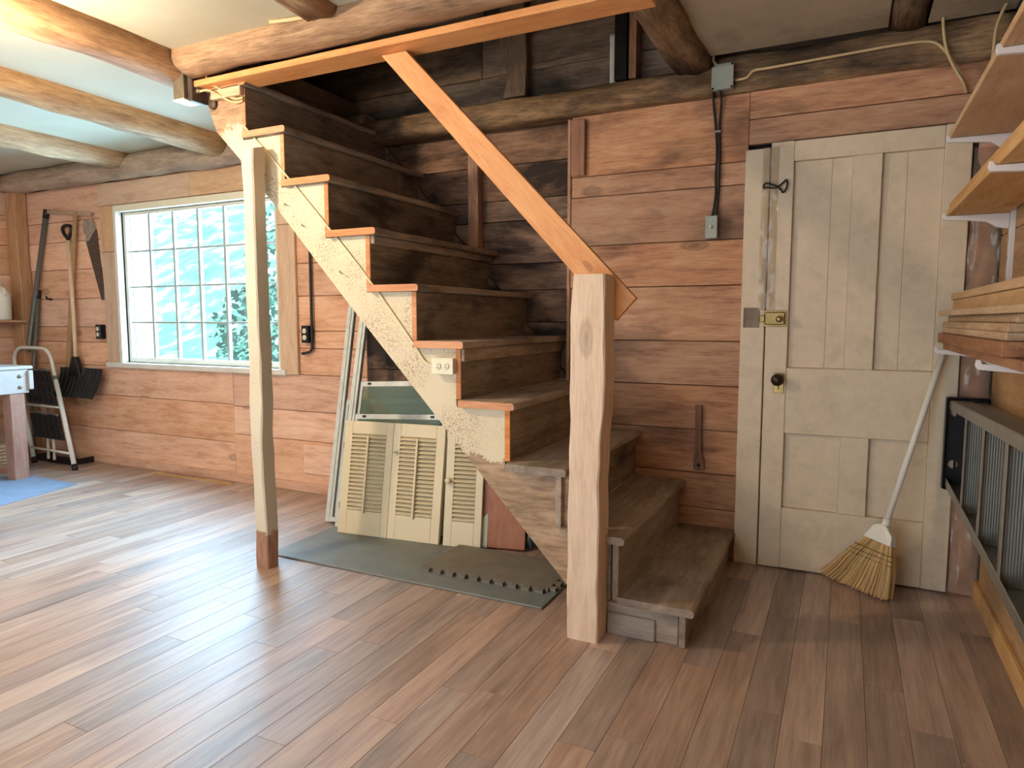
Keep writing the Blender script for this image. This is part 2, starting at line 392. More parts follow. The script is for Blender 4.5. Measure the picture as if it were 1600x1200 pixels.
# back wall: window part (left), open stair part, boarded part by the door, storey above
WX0, WX1, WZ0, WZ1 = -5.115, -3.475, .835, 2.0
wbk = struct('wall_back', 'back wall of wide horizontal rough-sawn boards', 'wall', (-3, .1, 0))
sh_v, sh_f = [], []
def addb(x0, x1, y0, y1, z0, z1):
    n = len(sh_v); sh_v.extend([(x0, y0, z0), (x1, y0, z0), (x1, y1, z0), (x0, y1, z0), (x0, y0, z1), (x1, y0, z1), (x1, y1, z1), (x0, y1, z1)])
    sh_f.extend([tuple(i + n for i in f) for f in BF])
y0, y1 = .128, .20
addb(XL - .2, WX0, y0, y1, -.3, 3.6); addb(WX1, XR + .2, y0, y1, -.3, 3.6); addb(WX0, WX1, y0, y1, -.3, WZ0); addb(WX0, WX1, y0, y1, WZ1, 3.6)
mk('sheathing', sh_v, sh_f, M_dark, wbk)
L_ = W('left')
wall_boards(wbk, L_, 'X', .10, .027, XL, -3.94, [0, .285, .565, .80])
wall_boards(wbk, L_, 'X', .10, .027, -3.94, -2.74, [0, .35, .552, .80])
wall_boards(wbk, L_, 'X', .10, .027, XL, WX0 - .005, [.80, .988, 1.112, 1.343, 1.58, 1.805, 1.97, 2.24])
wall_boards(wbk, L_, 'X', .10, .027, WX1 + .005, -2.74, [.80, .98, 1.096, 1.327, 1.543, 1.76, 2.0, 2.24])
wall_boards(wbk, L_, 'X', .10, .027, WX0 - .005, WX1 + .005, [2.0, 2.24])
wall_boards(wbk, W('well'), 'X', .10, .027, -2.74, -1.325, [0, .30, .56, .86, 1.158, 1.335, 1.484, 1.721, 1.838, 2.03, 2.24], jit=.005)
Rm = W('right')
wall_boards(wbk, Rm, 'X', .0, .03, -1.318, -.44, [0, .239, .413, .629, .848, 1.066, 1.335, 1.55, 1.80, 1.905, 2.215], jit=.004)
wall_boards(wbk, Rm, 'X', .0, .03, -.44, XR, [1.975, 2.09, 2.215], jit=.004)
addv = box('board_backing', -1.318, XR + .1, .031, .127, -.02, 2.3, M_dark, wbk, bev=0)
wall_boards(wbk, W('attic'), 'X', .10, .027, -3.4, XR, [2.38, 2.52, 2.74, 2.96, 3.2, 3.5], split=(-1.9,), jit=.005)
# studs and blocks on the back wall
sd = thing('wall_stud', 'bare upright stud against the dark boards behind the stairs', 'stud', (-1.92, .07, 0)); box('stud_board', -1.957, -1.893, .035, .097, 0, 2.2, W('right', 'Z'), sd)
sd = thing('attic_stud', 'curved bark-edged stud in the opening above the stairs', 'stud', (-1.64, .06, 2.38))
prism('stud_board', [(-1.73, 2.37), (-1.60, 2.37), (-1.59, 2.55), (-1.60, 2.75), (-1.62, 3.4), (-1.75, 3.4), (-1.74, 2.75), (-1.755, 2.62), (-1.72, 2.56), (-1.70, 2.48)], 'xz', .03, .097, W('attic', 'Z'), sd)
sd = thing('attic_stud', 'black stud beside the white pipe above the stairs', 'stud', (-1.06, .06, 2.38)); box('stud_board', -1.094, -1.03, .0, .097, 2.36, 3.4, wood('wood_blackened', 'Z', '#14110f', '#211b17', '#2f2722', knots=0), sd)
sd = thing('attic_stud', 'narrow tan stud right of the black stud above the stairs', 'stud', (-1.0, .06, 2.38)); box('stud_board', -1.02, -.982, .0, .097, 2.36, 3.4, W('right', 'Z'), sd)
sd = thing('attic_pipe', 'short white pipe standing beside the black stud above the stairs', 'pipe', (-1.106, .06, 2.36))
lathe('pipe_body', [(.016, 0), (.016, .20), (.018, .2), (.018, .235), (.013, .235), (.013, .2)], (-1.110, .03, 2.36), (0, 0, 1), M_white, sd, 14)
st = thing('trim_strip', 'thin upright wooden strip where the stair boards meet the wall', 'trim', (-1.328, .05, 0)); box('strip_board', -1.336, -1.319, -.008, .098, 0, 2.2, W('right', 'Z'), st)
st = thing('wall_block', 'short upright board nailed under the beam beside the strip', 'board', (-1.275, -.01, 1.9)); box('block_board', -1.312, -1.238, -.024, -.005, 1.908, 2.19, W('tan', 'Z', dark='#7d5238', mid='#99684a', light='#ab7a5a'), st)
st = thing('baseboard_block', 'short patched board low on the window wall near the storm windows', 'board', (-3.13, .09, .2)); box('patch_board', -3.28, -2.98, .083, .096, .13, .33, W('left'), st)

# left, right and front walls, upper storey
wl = struct('wall_left', 'left wall of horizontal reddish boards', 'wall', (XL, -2.5, 0))
box('sheathing', XL - .2, XL - .03, YF, .2, -.3, 3.6, M_dark, wl, bev=0)
wall_boards(wl, W('left', 'Y'), 'Y', XL, -.028, YF, .098, [0, .26, .53, .78, 1.02, 1.28, 1.55, 1.80, 2.05, 2.38], split=(-1.9, -3.6))
wr = struct('wall_right', 'right wall of horizontal yellow pine boards', 'wall', (XR, -2.5, 0))
box('sheathing', XR + .03, XR + .2, YF, .2, -.3, 3.6, M_dark, wr, bev=0)
wall_boards(wr, W('pine', 'Y'), 'Y', XR, .028, YF, -.05, [.0, .27, .52, .76, 1.01, 1.26, 1.505, 1.76, 2.02], split=(-2.4,))
wall_boards(wr, M_green, 'Y', XR, .028, YF, -.05, [2.02, 2.38])
bb = struct('baseboard_right', 'pale pine baseboard along the right wall', 'baseboard', (XR, -2, 0)); box('base_board', XR - .018, XR, -4.8, -.02, 0, .075, W('lumber', 'Y'), bb)
bb = struct('baseboard_back', 'low wooden baseboard under the window wall', 'baseboard', (-4.6, .09, 0)); box('base_board', XL + .02, -2.75, .078, .098, 0, .062, W('left'), bb)
wf = struct('wall_front', 'front wall with wide open barn doorway behind the viewer', 'wall', (-3, YF, 0))
for a in ((XL - .2, -4.2, -.3, 3.6), (-.6, XR + .2, -.3, 3.6), (-4.2, -.6, 2.25, 3.6)): box('wall_section', a[0], a[1], YF - .12, YF, a[2], a[3], W('left'), wf, bev=0)
rf = struct('roof', 'plank roof closing the storey above', 'roof', (-3, -2.5, 3.6)); box('roof_deck', XL - .3, XR + .3, YF - .3, .35, 3.6, 3.68, W('attic'), rf, bev=0)

# ceiling: boards between log joists, open over the stairs
ce = struct('ceiling', 'low cream fibreboard ceiling between log joists', 'ceiling', (-3, -2.5, ZC))
def panel(x0, x1, y0, y1, m=M_ceil, z=ZC): box('ceiling_panel', x0, x1, y0, y1, z, z + .012, m, ce, bev=.001)
xs = [XL, -5.85, -4.87, -3.83, -2.79]
for a, b in zip(xs[:-1], xs[1:]):
    for c, d in ((YF, -2.45), (-2.448, .10)): panel(a + .001, b - .001, c, d)
for a, b in ((-2.788, -1.99), (-1.83, -.70), (-.698, XR)): panel(a, b, YF, -1.15)
panel(-1.99, -1.832, YF, -1.15, M_dark, ZC + .05)
panel(-.62, .105, -1.148, -.085, M_ceilr, ZC - .015); panel(.25, XR, -1.148, -.03, M_ceilr, ZC - .005); panel(.105, .25, -1.148, -.0, M_dark, ZC + .05)
ud = struct('upper_floor', 'board floor of the storey above', 'floor', (-3, -2.5, 2.47))
for a in ((XL, -2.79, YF, .1), (-2.79, XR, YF, -1.0), (-.60, XR, -1.0, .1)): box('floor_deck', a[0], a[1], a[2], a[3], 2.46, 2.5, W('attic'), ud, bev=0)

def beam(name, label, *a, **k):
    return tag(log(name, *a, **k), label, 'beam')
beam('log_joist', 'bark-stripped log joist crossing the ceiling nearest the stair box', 'Y', YF, .02, -2.91, 2.385, .115, .105, W('log', 'Y'), seed=1)
beam('log_joist', 'split pale log joist, second from the stairs over the window', 'Y', YF, .02, -3.83, 2.375, .10, .105, W('logl', 'Y'), seed=2)
beam('log_joist', 'pale log joist nearest the left corner of the ceiling', 'Y', YF, .02, -4.87, 2.375, .10, .10, W('logl', 'Y'), seed=3)
beam('log_joist', 'short log joist in a gap of the ceiling before the stair header', 'Y', YF, -1.215, -1.91, 2.42, .085, .075, W('log', 'Y'), seed=4, square=.7)
beam('log_joist', 'heavy brown joist ending on the back beam beside the grey junction box', 'Y', YF, -.03, -.70, 2.395, .085, .085, W('beam', 'Y'), seed=5, square=.75, wob=.015)
beam('log_joist', 'dark joist in the ceiling gap above the door', 'Y', YF, .0, .18, 2.44, .075, .075, W('beam', 'Y'), seed=6, square=.8, wob=.01)
beam('header_log', 'knotty log header along the front of the stair opening', 'X', -2.785, -.79, -1.115, 2.385, .085, .09, W('log'), seed=7, amp=.012, wob=.012)
beam('wall_plate_log', 'rough log plate on top of the window wall', 'X', XL, -2.62, .02, 2.305, .085, .085, W('logp'), seed=8, amp=.018, wob=.01)
beam('wall_plate_beam', 'hewn beam on the wall behind the stair opening', 'X', -2.75, -.60, .02, 2.275, .075, .068, W('beam'), seed=9, square=.95, amp=.008, wob=.008)
beam('wall_plate_beam', 'hewn beam on the wall above the door', 'X', -.595, XR, .035, 2.295, .07, .088, W('beam'), seed=10, square=.95, amp=.008, wob=.006)

# ------------------------------------------------------------------ window
wn = struct('window_1', 'wide small-paned window in white and pine casing', 'window', (-4.3, .1, .83))
T_ = W('tan'); TZ = W('tan', 'Z')
box('casing_top', -5.32, -4.27, .075, .098, 2.055, 2.225, T_, wn); box('casing_top', -4.268, -3.25, .075, .098, 2.055, 2.225, T_, wn)
box('casing_side', -5.31, -5.155, .075, .098, 1.70, 2.052, TZ, wn); box('casing_side', -5.30, -5.15, .077, .098, .83, 1.697, TZ, wn)
box('casing_side', -3.455, -3.30, .075, .098, .80, 1.80, TZ, wn); box('casing_side', -3.455, -3.30, .075, .098, 1.803, 2.052, TZ, wn)
box('jamb', -5.15, -5.117, .078, .2, .835, 2.05, M_white, wn); box('jamb', -3.475, -3.456, .08, .2, .835, 2.05, M_white, wn)
box('head_jamb', -5.117, -3.475, .078, .2, 2.0, 2.05, M_ivory, wn)
box('sill', -5.30, -3.40, .06, .2, .795, .833, M_white, wn)
gx0, gx1, gz0, gz1, gy = -5.085, -3.485, .875, 1.975, .155
box('sash_stile', -5.117, gx0, gy - .018, gy + .018, .835, 2.0, M_white, wn); box('sash_stile', gx1, -3.476, gy - .018, gy + .018, .835, 2.0, M_white, wn)
box('sash_rail', gx0, gx1, gy - .018, gy + .018, .835, gz0, M_white, wn); box('sash_rail', gx0, gx1, gy - .018, gy + .018, gz1, 2.0, M_white, wn)
nx, nz = 6, 4; cw = (gx1 - gx0) / nx; ch = (gz1 - gz0) / nz
for i in range(1, nx): box('muntin', gx0 + i * cw - .011, gx0 + i * cw + .011, gy - .014, gy + .014, gz0, gz1, M_munt, wn, bev=.002)
for j in range(1, nz): box('muntin', gx0, gx1, gy - .006, gy + .006, gz0 + j * ch - .0075, gz0 + j * ch + .0075, M_munt, wn, bev=.002)
for i in range(nx):
    for j in range(nz): box('pane', gx0 + i * cw + .011, gx0 + (i + 1) * cw - .011, gy - .001, gy + .001, gz0 + j * ch + .0075, gz0 + (j + 1) * ch - .0075, M_glass, wn, bev=0)

# outside: lawn bank and bushes in full light
def leafm(name, a, b, c, scale):
    t = NT(name); v = t.coords(); n = t.noise(v, scale, 6, .65)
    t.setb(Base_Color=t.ramp(n, [(.35, lin(a)), (.5, lin(b)), (.64, lin(c))]), Roughness=.8); return t.m
M_lawn = leafm('lawn_bank', '#1f4a44', '#3a6f66', '#8fb5ac', 1.3)  # palest tone paints sun patches onto the bank
M_leaf = leafm('bush_leaves', '#1b443c', '#2d6355', '#4f8a7a', 2.0)
vs, fs = [], []
NX, NY = 40, 26
for j in range(NY):
    y = .5 + 21.5 * (j / (NY - 1)) ** 1.3
    for i in range(NX):
        x = -34 + 50 * i / (NX - 1)
        h = -.25 + .06 * y + max(0, y - 9) * .62 + .5 * noise.noise((x * .35, y * .35, 1)) * min(1, y / 6)
        vs.append((x, y, h))
for j in range(NY - 1):
    for i in range(NX - 1): fs.append((j * NX + i, j * NX + i + 1, (j + 1) * NX + i + 1, (j + 1) * NX + i))
lw = mk('lawn', vs, fs, M_lawn, smooth=True); tag(lw, 'sunlit green bank rising outside the window', 'ground', kind='structure')
def bush(label, cx, cy, cz, rx, ry, rz, n, seed):
    rnd = random.Random(seed); b = thing('bush', label, 'bush', (cx, cy, cz - rz), 'bushes outside the window')
    vs, fs = [], []
    for _ in range(n):
        th = rnd.uniform(0, 2 * math.pi); u = rnd.uniform(-1, 1); rr = rnd.uniform(.55, 1) ** .5; s = math.sqrt(1 - u * u)
        p = Vector((cx + rx * rr * s * math.cos(th), cy + ry * rr * s * math.sin(th), cz + rz * rr * u))
        a = Vector((rnd.gauss(0, 1), rnd.gauss(0, 1), rnd.gauss(0, 1))).normalized(); q = a.orthogonal().normalized(); w = rnd.uniform(.06, .13)
        k = len(vs); vs += [p - a * w, p + q * w * .5, p + a * w, p - q * w * .5]; fs.append((k, k + 1, k + 2, k + 3))
    tag(mk('foliage', vs, fs, M_leaf, b), kind='stuff')
    tube('stem', [(cx, cy, cz - rz - .4), (cx + .05, cy, cz)], [.05, .02], W('log', 'Z'), b, 6)
bush('leafy bush outside beyond the leftmost window panes', -9.6, 6.2, .95, 1.4, .9, 1.0, 900, 1)
bush('leafy bush outside beyond the middle window panes', -6.9, 8.6, 1.2, 1.2, .9, .8, 800, 2)
bush('leafy bush outside seen right of the white post', -5.2, 5.4, .95, .9, .8, 1.0, 800, 3)
bush('tall leafy bush outside behind the other bushes', -11.5, 10.0, 2.6, 2.6, 1.4, 1.9, 1400, 4)
pp = thing('porch_post', 'white post standing outside the left panes', 'post', (-9.75, 3.55, -.25)); box('post_board', -9.98, -9.50, 3.5, 3.6, -.25, 3.2, plain('bright_white_paint', '#efefec', .5), pp)

# ------------------------------------------------------------------ staircase
sc_ = thing('staircase', 'steep open wooden staircase with cream painted stringer and dark worn steps', 'staircase', (-1.6, -.45, 0))
X = [-.47, -.72, -.95, -1.18, -1.403, -1.615, -1.849, -2.071, -2.32, -2.551, -2.78]
Z = [.15, .375, .607, .845, 1.083, 1.318, 1.56, 1.80, 2.037, 2.275]
pts = [(-.90, .107), (-1.408, .644), (-2.025, 1.296), (-2.60, 1.925), (-2.745, 2.065), (-2.80, 2.20), (-2.80, 2.25)]
pts.append((X[9] - .024, 2.25))
for i in range(9, 2, -1):
    pts += [(X[i] - .024, Z[i - 1] - .03), (X[i - 1] - .024, Z[i - 1] - .03)]
pts += [(-.90, .577)]
def smask(t, x, y, z):
    # object coordinates are relative to the stringer's middle
    low = t.math('ADD', t.math('MULTIPLY', t.math('SUBTRACT', SC[2] * 0 + (.615 - SC[2]), z), 4.0), .5)
    up = t.math('ADD', t.math('MULTIPLY', t.math('SUBTRACT', z, t.math('ADD', t.math('MULTIPLY', x, .35), (2.07 - SC[2]) + .35 * (SC[0] + 2.66))), 4.0), .5)
    return t.math('MAXIMUM', low, up)
SC = ((-2.80 - .90) / 2, 0, (.107 + 2.25) / 2)
RAWS = ('#7d6350', '#a08467', '#b79a7c')
M_string = painted('worn_cream_paint', 'X', ('#d3c3a4', '#ddd0b5'), RAWS, smask, chips=1.0)
prism('stringer', pts, 'xz', -1.0, -.962, M_string, sc_)
prism('stringer', [(-.60, .0), (-.72, .0), (-2.80, 2.15), (-2.80, 2.25), (-2.58, 2.25)], 'xz', .07, .098, W('well'), sc_)
E_ = W('ends'); S_ = W('step', 'Y'); TR = W('tread', 'Y')
def endfm(p): return 1 if p.normal.y < -.7 else 0
for i in range(11):
    zt = (Z[i] - .03) if i < 10 else 2.5; zb = Z[i - 1] if i else 0
    if i < 3: yb = -1.03; m2 = W('stepg', 'Y')
    else: yb = -1.004; m2 = E_
    yr = -.005 if i < 4 else .097
    fr = W('stepg', 'Y') if i < 2 else S_
    box('riser', X[i] - .024, X[i], yb, yr, zb, zt, None, sc_, bev=.002, mats=[fr, m2], fm=endfm)
for i in range(10):
    nose = .028 + (.018 if i in (6,) else 0); yb = -1.045 if i < 3 else -1.03; yr = -.005 if i < 4 else .097
    vs, fs = [], []; n = 26; x1 = X[i] + nose; x0 = X[i + 1] if i < 10 else -2.8; zt = Z[i]
    # worn, slightly wavy nosing: a ring of 8 points swept across the width
    for j in range(n + 1):
        y = yb + (yr - yb) * j / n; wv = .006 * noise.noise((y * 3.1, i * 5.3, .2)) + .004 * noise.noise((y * 11, i * 5.3, 7.2)); dz = .004 * noise.noise((y * 5, i * 2.2, 3.3))
        nx_ = x1 + wv
        ring = [(x0, zt), (nx_ - .012, zt + dz * .3), (nx_ - .003, zt - .004 + dz), (nx_, zt - .012), (nx_ - .001, zt - .024), (nx_ - .006, zt - .029), (x0, zt - .029)]
        vs += [(a, y, b) for a, b in ring]
    s = 7
    for j in range(n):
        for q in range(s): fs.append((j * s + q, j * s + (q + 1) % s, (j + 1) * s + (q + 1) % s, (j + 1) * s + q))
    fs.append(tuple(range(s))); fs.append(tuple(range(n * s, n * s + s)))
    mk('tread', vs, fs, None, sc_, mats=[TR, E_ if i > 2 else W('stepg', 'Y')], fm=lambda p: 1 if p.normal.y < -.7 else 0)
# mouldings under two nosings, closed end of the lowest step
box('nosing_moulding', X[6], X[6] + .02, -1.0, .09, 1.495, 1.53, W('tread', 'Y'), sc_); box('nosing_moulding', X[4], X[4] + .014, -1.0, .09, 1.00, 1.053, W('tread', 'Y'), sc_)
G = W('stepg')
box('end_panel', -.765, -.497, -1.022, -1.002, 0, .118, G, sc_); box('end_panel_trim', -.76, -.58, -1.034, -1.0225, .0, .082, G, sc_)
box('end_post', -.79, -.755, -1.012, -.985, 0, .37, G, sc_)
box('stringer_block', -.975, -.94, -.995, -.96, .52, .575, G, sc_); box('stringer_block', -.985, -.955, -.998, -.962, .2, .52, W('stepg', 'Z'), sc_)

# posts and rails of the stair
pm = painted('worn_white_post_paint', 'Z', ('#cbc0aa', '#d5ccb8'), ('#8f6a52', '#a98068', '#bb947a'), lambda t, x, y, z: t.math('ADD', t.math('MULTIPLY', t.math('SUBTRACT', -.965 + .165, z), 5.0), .5), chips=.45)
o = roughpost('support_post', -2.475, -2.402, -1.112, -1.035, 0, 1.93, pm, amp=.012, seed=3, freq=2.4, lean=(.0, .0), top_cut=.3)
tag(o, 'thin white painted post with bare foot propping the stair stringer', 'post')
o = roughpost('newel_post', -.889, -.770, -1.135, -1.018, 0, 1.328, W('post', 'Z'), amp=.013, seed=5, freq=3.2, ch=.005, lean=(.022, 0))
tag(o, 'heavy rough-sawn wooden newel post at the foot of the stairs', 'post')
hr = thing('handrail', 'orange pine board handrail sloping down behind the rough newel post', 'handrail', (-1.2, -1.0, 1.2))
RM = wood('wood_rail_slope', 'X', rot=(0, R(-47.4), 0), dark='#c4793e', mid='#dd9550', light='#e8a765', stain='#8a5327', stain_amt=.12, stain_lo=.65, knots=.7, var=.02, rough=.6, ks=2.4)
prism('rail_board', [(-1.766, 2.253), (-1.645, 2.253), (-.676, 1.247), (-.751, 1.166)], 'xz', -1.013, -.985, RM, hr, bev=.002)
tb = thing('header_board', 'orange pine board nailed flat under the log header over the stairs', 'board', (-1.7, -1.04, 2.25)); box('header_plank', -2.795, -.64, -1.085, -.945, 2.255, 2.283, W('rail'), tb)
ob = thing('header_block', 'small tan board on edge below the orange header board at the stair top', 'board', (-2.62, -1.0, 2.2)); box('block_board', -2.745, -2.555, -1.03, -1.005, 2.205, 2.253, W('tan'), ob)

# lamp that lights the stairs
lp = thing('ceiling_lamp', 'bare warm light bulb hanging from the ceiling left of the viewer', 'lamp', (LAMP[0], LAMP[1], ZC))
lathe('ceiling_rose', [(.0, 0), (.055, 0), (.055, -.015), (.03, -.035), (.0, -.035)], (LAMP[0], LAMP[1], ZC), (0, 0, 1), M_ivory, lp, 20)
lathe('bulb_socket', [(.018, 0), (.018, -.17), (.022, -.17), (.022, -.225), (.0, -.225)], (LAMP[0], LAMP[1], ZC - .03), (0, 0, 1), M_black, lp, 16)
tb_ = NT('lit_bulb'); tb_.setb(Base_Color=(0, 0, 0, 1), Emission_Color=BULB_COL + (1,), Emission_Strength=BULB)
lathe('bulb', [(.012, .075), (.02, .06), (.04, .03), (.048, 0), (.045, -.022), (.03, -.04), (.0, -.05)], LAMP, (0, 0, 1), tb_.m, lp, 20)

# ------------------------------------------------------------------ door
dr = struct('door_1', 'old cream painted four-panel door', 'door', (.05, -.03, 0))
DY0, DY1 = -.0455, -.006
box('stile', -.335, -.238, DY0, DY1, .006, 1.965, M_door, dr); box('stile', .335, .43, DY0, DY1, .006, 1.965, M_door, dr)
box('top_rail', -.2375, .3345, DY0, DY1, 1.875, 1.963, M_door, dr); box('lock_rail', -.2375, .3345, DY0, DY1, .648, .951, M_door, dr); box('bottom_rail', -.2375, .3345, DY0, DY1, .008, .296, M_door, dr)
box('centre_stile', -.003, .111, DY0, DY1, .2965, .6475, M_door, dr); box('centre_stile', -.003, .111, DY0, DY1, .9515, 1.8745, M_door, dr)
for (a, b) in ((-.2375, -.0035), (.1115, .3345)):
    for (c, d) in ((.2965, .6475), (.9515, 1.8745)):
        if d > 1:
            m = a + (b - a) * (.66 if a < 0 else .42)
            box('panel', a, m - .0004, DY0 + .022, DY1 - .004, c, d, M_door, dr, bev=.001); box('panel', m + .0004, b, DY0 + .022, DY1 - .004, c, d, M_door, dr, bev=.001)
        else: box('panel', a, b, DY0 + .022, DY1 - .004, c, d, M_door, dr, bev=.001)
jb = struct('trim_1', 'cream painted board beside the latch edge of the door', 'trim', (-.39, -.02, 0)); box('trim_board', -.447, -.341, -.038, -.004, .0, 1.945, M_door, jb)
dg = box('trim_2', -.341, -.3355, -.02, -.01, 0, 1.95, M_dark, bev=0); tag(dg, 'dark strip painted as the shaded gap along the latch edge of the door', 'gap', kind='structure')  # dark strip stands in for the shade inside the door gap
# latch, strike, hook, knob
lt = box('latch_plate', -.343, -.246, -.049, -.0455, 1.138, 1.213, M_brass, dr); lt['label'] = 'brass rim latch'
box('latch_case', -.338, -.252, -.066, -.046, 1.147, 1.205, M_brass, lt, bev=.004)
lathe('latch_knob', [(.0, .03), (.012, .03), (.015, .022), (.012, .012), (.007, .01), (.007, 0)], (-.274, -.065, 1.173), (0, -1, 0), M_brass, lt, 16)
box('latch_bolt', -.362, -.338, -.06, -.048, 1.16, 1.19, M_brass, lt)
sk = thing('strike_plate', 'worn brown bare patch plate on the trim board beside the brass latch', 'plate', (-.39, -.04, 1.13)); box('plate_board', -.435, -.364, -.042, -.0385, 1.134, 1.226, W('stepg', 'Z'), sk)
hk = thing('door_hook', 'black iron hook and eye high on the door edge', 'hook', (-.31, -.06, 1.75))
tube('hook_arm', [(-.362, -.045, 1.765), (-.362, -.062, 1.775), (-.352, -.064, 1.785), (-.335, -.064, 1.78), (-.318, -.064, 1.772), (-.30, -.064, 1.765)], .004, M_iron, hk, 8, sub=3)
tube('hook_arm', [(-.362, -.062, 1.765), (-.34, -.064, 1.765), (-.318, -.064, 1.76), (-.30, -.064, 1.765)], .003, M_iron, hk, 8, sub=3)
tube('hook_ring', [(-.302, -.062, 1.766), (-.285, -.064, 1.776), (-.268, -.064, 1.792), (-.262, -.064, 1.775), (-.268, -.064, 1.75), (-.28, -.064, 1.738), (-.288, -.064, 1.75), (-.302, -.062, 1.764)], .004, M_iron, hk, 8, sub=3)
kn = box('knob_plate', -.292, -.247, -.05, -.0455, .833, .926, M_brass, dr, bev=.002); kn['label'] = 'brass plate with a dark round knob'
lathe('knob_ball', [(.0, .062), (.018, .06), (.027, .05), (.028, .04), (.02, .03), (.009, .024), (.009, 0), (.012, 0)], (-.272, -.05, .897), (0, -1, 0), plain('dark_bronze_knob', '#3a2f26', .35, metal=.6), kn, 22)
box('keyhole', -.2715, -.2665, -.0515, -.0500, .852, .866, M_black, kn, bev=0)
def film(name, label, cat, x0, x1, y, z0, z1, nx, nz, amp, seed, mat, wavy=.01, kind=None):
    vs, fs = [], []
    for j in range(nz + 1):
        for i in range(nx + 1):
            u, v = i / nx, j / nz; z = z0 + (z1 - z0) * v
            ex = wavy * noise.noise((z * 4, seed, 5)) * (1 if i in (0,) else .3)
            p = noise.noise((u * 2.2 + seed, z * 7, seed)) + .6 * noise.noise((u * 5 + seed, z * 14, 3 + seed))
            vs.append((x0 + (x1 - x0) * u + ex, y - abs(p) * amp, z))
    for j in range(nz):
        for i in range(nx): fs.append((j * (nx + 1) + i, j * (nx + 1) + i + 1, (j + 1) * (nx + 1) + i + 1, (j + 1) * (nx + 1) + i))
    o = mk(name, vs, fs, mat, smooth=True); tag(o, label, cat, kind=kind); return o
film('plastic_strip', 'wrinkled clear plastic strip taped along the door edge above the latch', 'plastic', -.372, -.300, -.0475, 1.215, 1.945, 8, 60, .012, 2, M_film)
vs, fs = [], []
nx_, nz_ = 10, 70
for j in range(nz_ + 1):
    for i in range(nx_ + 1):
        x = .436 + .106 * i / nx_; z = .0 + 1.97 * j / nz_
        vs.append((x, -.004 - .028 * max(0, math.sin(math.pi * i / nx_)) ** .6 * (.65 + .7 * noise.noise((x * 14, z * 9, 1))), z))
for j in range(nz_):
    for i in range(nx_): fs.append((j * (nx_ + 1) + i, j * (nx_ + 1) + i + 1, (j + 1) * (nx_ + 1) + i + 1, (j + 1) * (nx_ + 1) + i))
tag(mk('insulation', vs, fs, M_pink, smooth=True), 'pink fibreglass insulation stuffed between the door and right wall', 'insulation')
film('plastic_sheet', 'wrinkled clear plastic sheet over the insulation beside the door', 'plastic', .434, .543, -.042, .01, 1.86, 12, 90, .03, 6, M_film)
box_ = box('wall_gap_board', .437, .462, -.02, -.004, 1.74, 1.95, M_black, bev=0); tag(box_, 'black strip painted as the shaded gap at the top right corner of the door', 'gap')  # unlit gap drawn as a black strip, no real board here

# strap hinge leaf left on the wall by the lowest steps
sp = thing('wall_strap', 'worn wooden strap hanging on the wall above the second step', 'strap', (-.63, -.01, .43))
prism('strap_board', [(-.650, .755), (-.619, .755), (-.616, .53), (-.602, .47), (-.600, .44), (-.61, .43), (-.645, .43), (-.652, .445), (-.650, .48), (-.645, .53)], 'xz', -.022, -.006, W('tan', 'Z', dark='#5c4132', mid='#785642', light='#8c6a52'), sp, bev=.001)
lathe('strap_bolt', [(.008, 0), (.008, .006), (0, .006)], (-.626, -.022, .457), (0, -1, 0), M_iron, sp, 12)

# ------------------------------------------------------------------ switch, junction box, cables
jx = thing('junction_box', 'grey square junction box on the beam above the wall switch', 'box', (-.56, -.05, 2.22))
box('box_body', -.60, -.508, -.075, -.036, 2.222, 2.33, M_greybox, jx, bev=.003)
prism('box_cover', [(-.597, 2.219), (-.512, 2.219), (-.506, 2.226), (-.506, 2.326), (-.512, 2.333), (-.597, 2.333), (-.603, 2.326), (-.603, 2.226)], 'xz', -.079, -.0752, M_greybox, jx, bev=.001)
for a, b in ((-.596, 2.226), (-.513, 2.226), (-.596, 2.326), (-.513, 2.326)): lathe('cover_screw', [(.005, 0), (.005, .002), (0, .003)], (a, -.079, b), (0, -1, 0), M_iron, jx, 10)
box('cable_clamp', -.508, -.495, -.065, -.048, 2.252, 2.264, M_galv, jx)
sw = thing('light_switch', 'grey steel light switch box between the stairs and the door', 'switch', (-.59, -.03, 1.55))
box('switch_box', -.617, -.566, -.048, -.002, 1.556, 1.655, M_greybox, sw, bev=.004); box('switch_plate', -.619, -.564, -.052, -.0485, 1.553, 1.658, M_greybox, sw, bev=.002)
box('toggle', -.5955, -.587, -.066, -.052, 1.598, 1.614, M_ivory, sw, bev=.002)
for z in (1.575, 1.636): lathe('plate_screw', [(.0035, 0), (.0035, .002), (0, .003)], (-.591, -.052, z), (0, -1, 0), M_ivory, sw, 10)
def cable(name, label, pts, r, m, sub=6): tag(tube(name, pts, r, m, None, 8, sub=sub), label, 'cable')
cable('cable', 'cream cable stapled along the beam from the junction box past the door', [(-.497, -.056, 2.257), (-.45, -.056, 2.262), (-.42, -.056, 2.288), (-.35, -.056, 2.29), (-.1, -.058, 2.296), (.13, -.058, 2.303), (.25, -.058, 2.298), (.30, -.058, 2.268), (.345, -.056, 2.20), (.375, -.05, 2.15), (.395, -.012, 2.11)], .0062, M_cable)
cable('cable', 'short cream cable hanging from the ceiling and joining the long one', [(.30, -.064, 2.39), (.302, -.066, 2.34), (.318, -.066, 2.25), (.352, -.064, 2.17), (.383, -.05, 2.12), (.40, -.012, 2.09)], .0062, M_cable)
cable('cable', 'short cream cable curling from the ceiling into the junction box', [(-.60, -.05, 2.385), (-.598, -.055, 2.355), (-.58, -.056, 2.335), (-.565, -.056, 2.328)], .0062, M_cable)
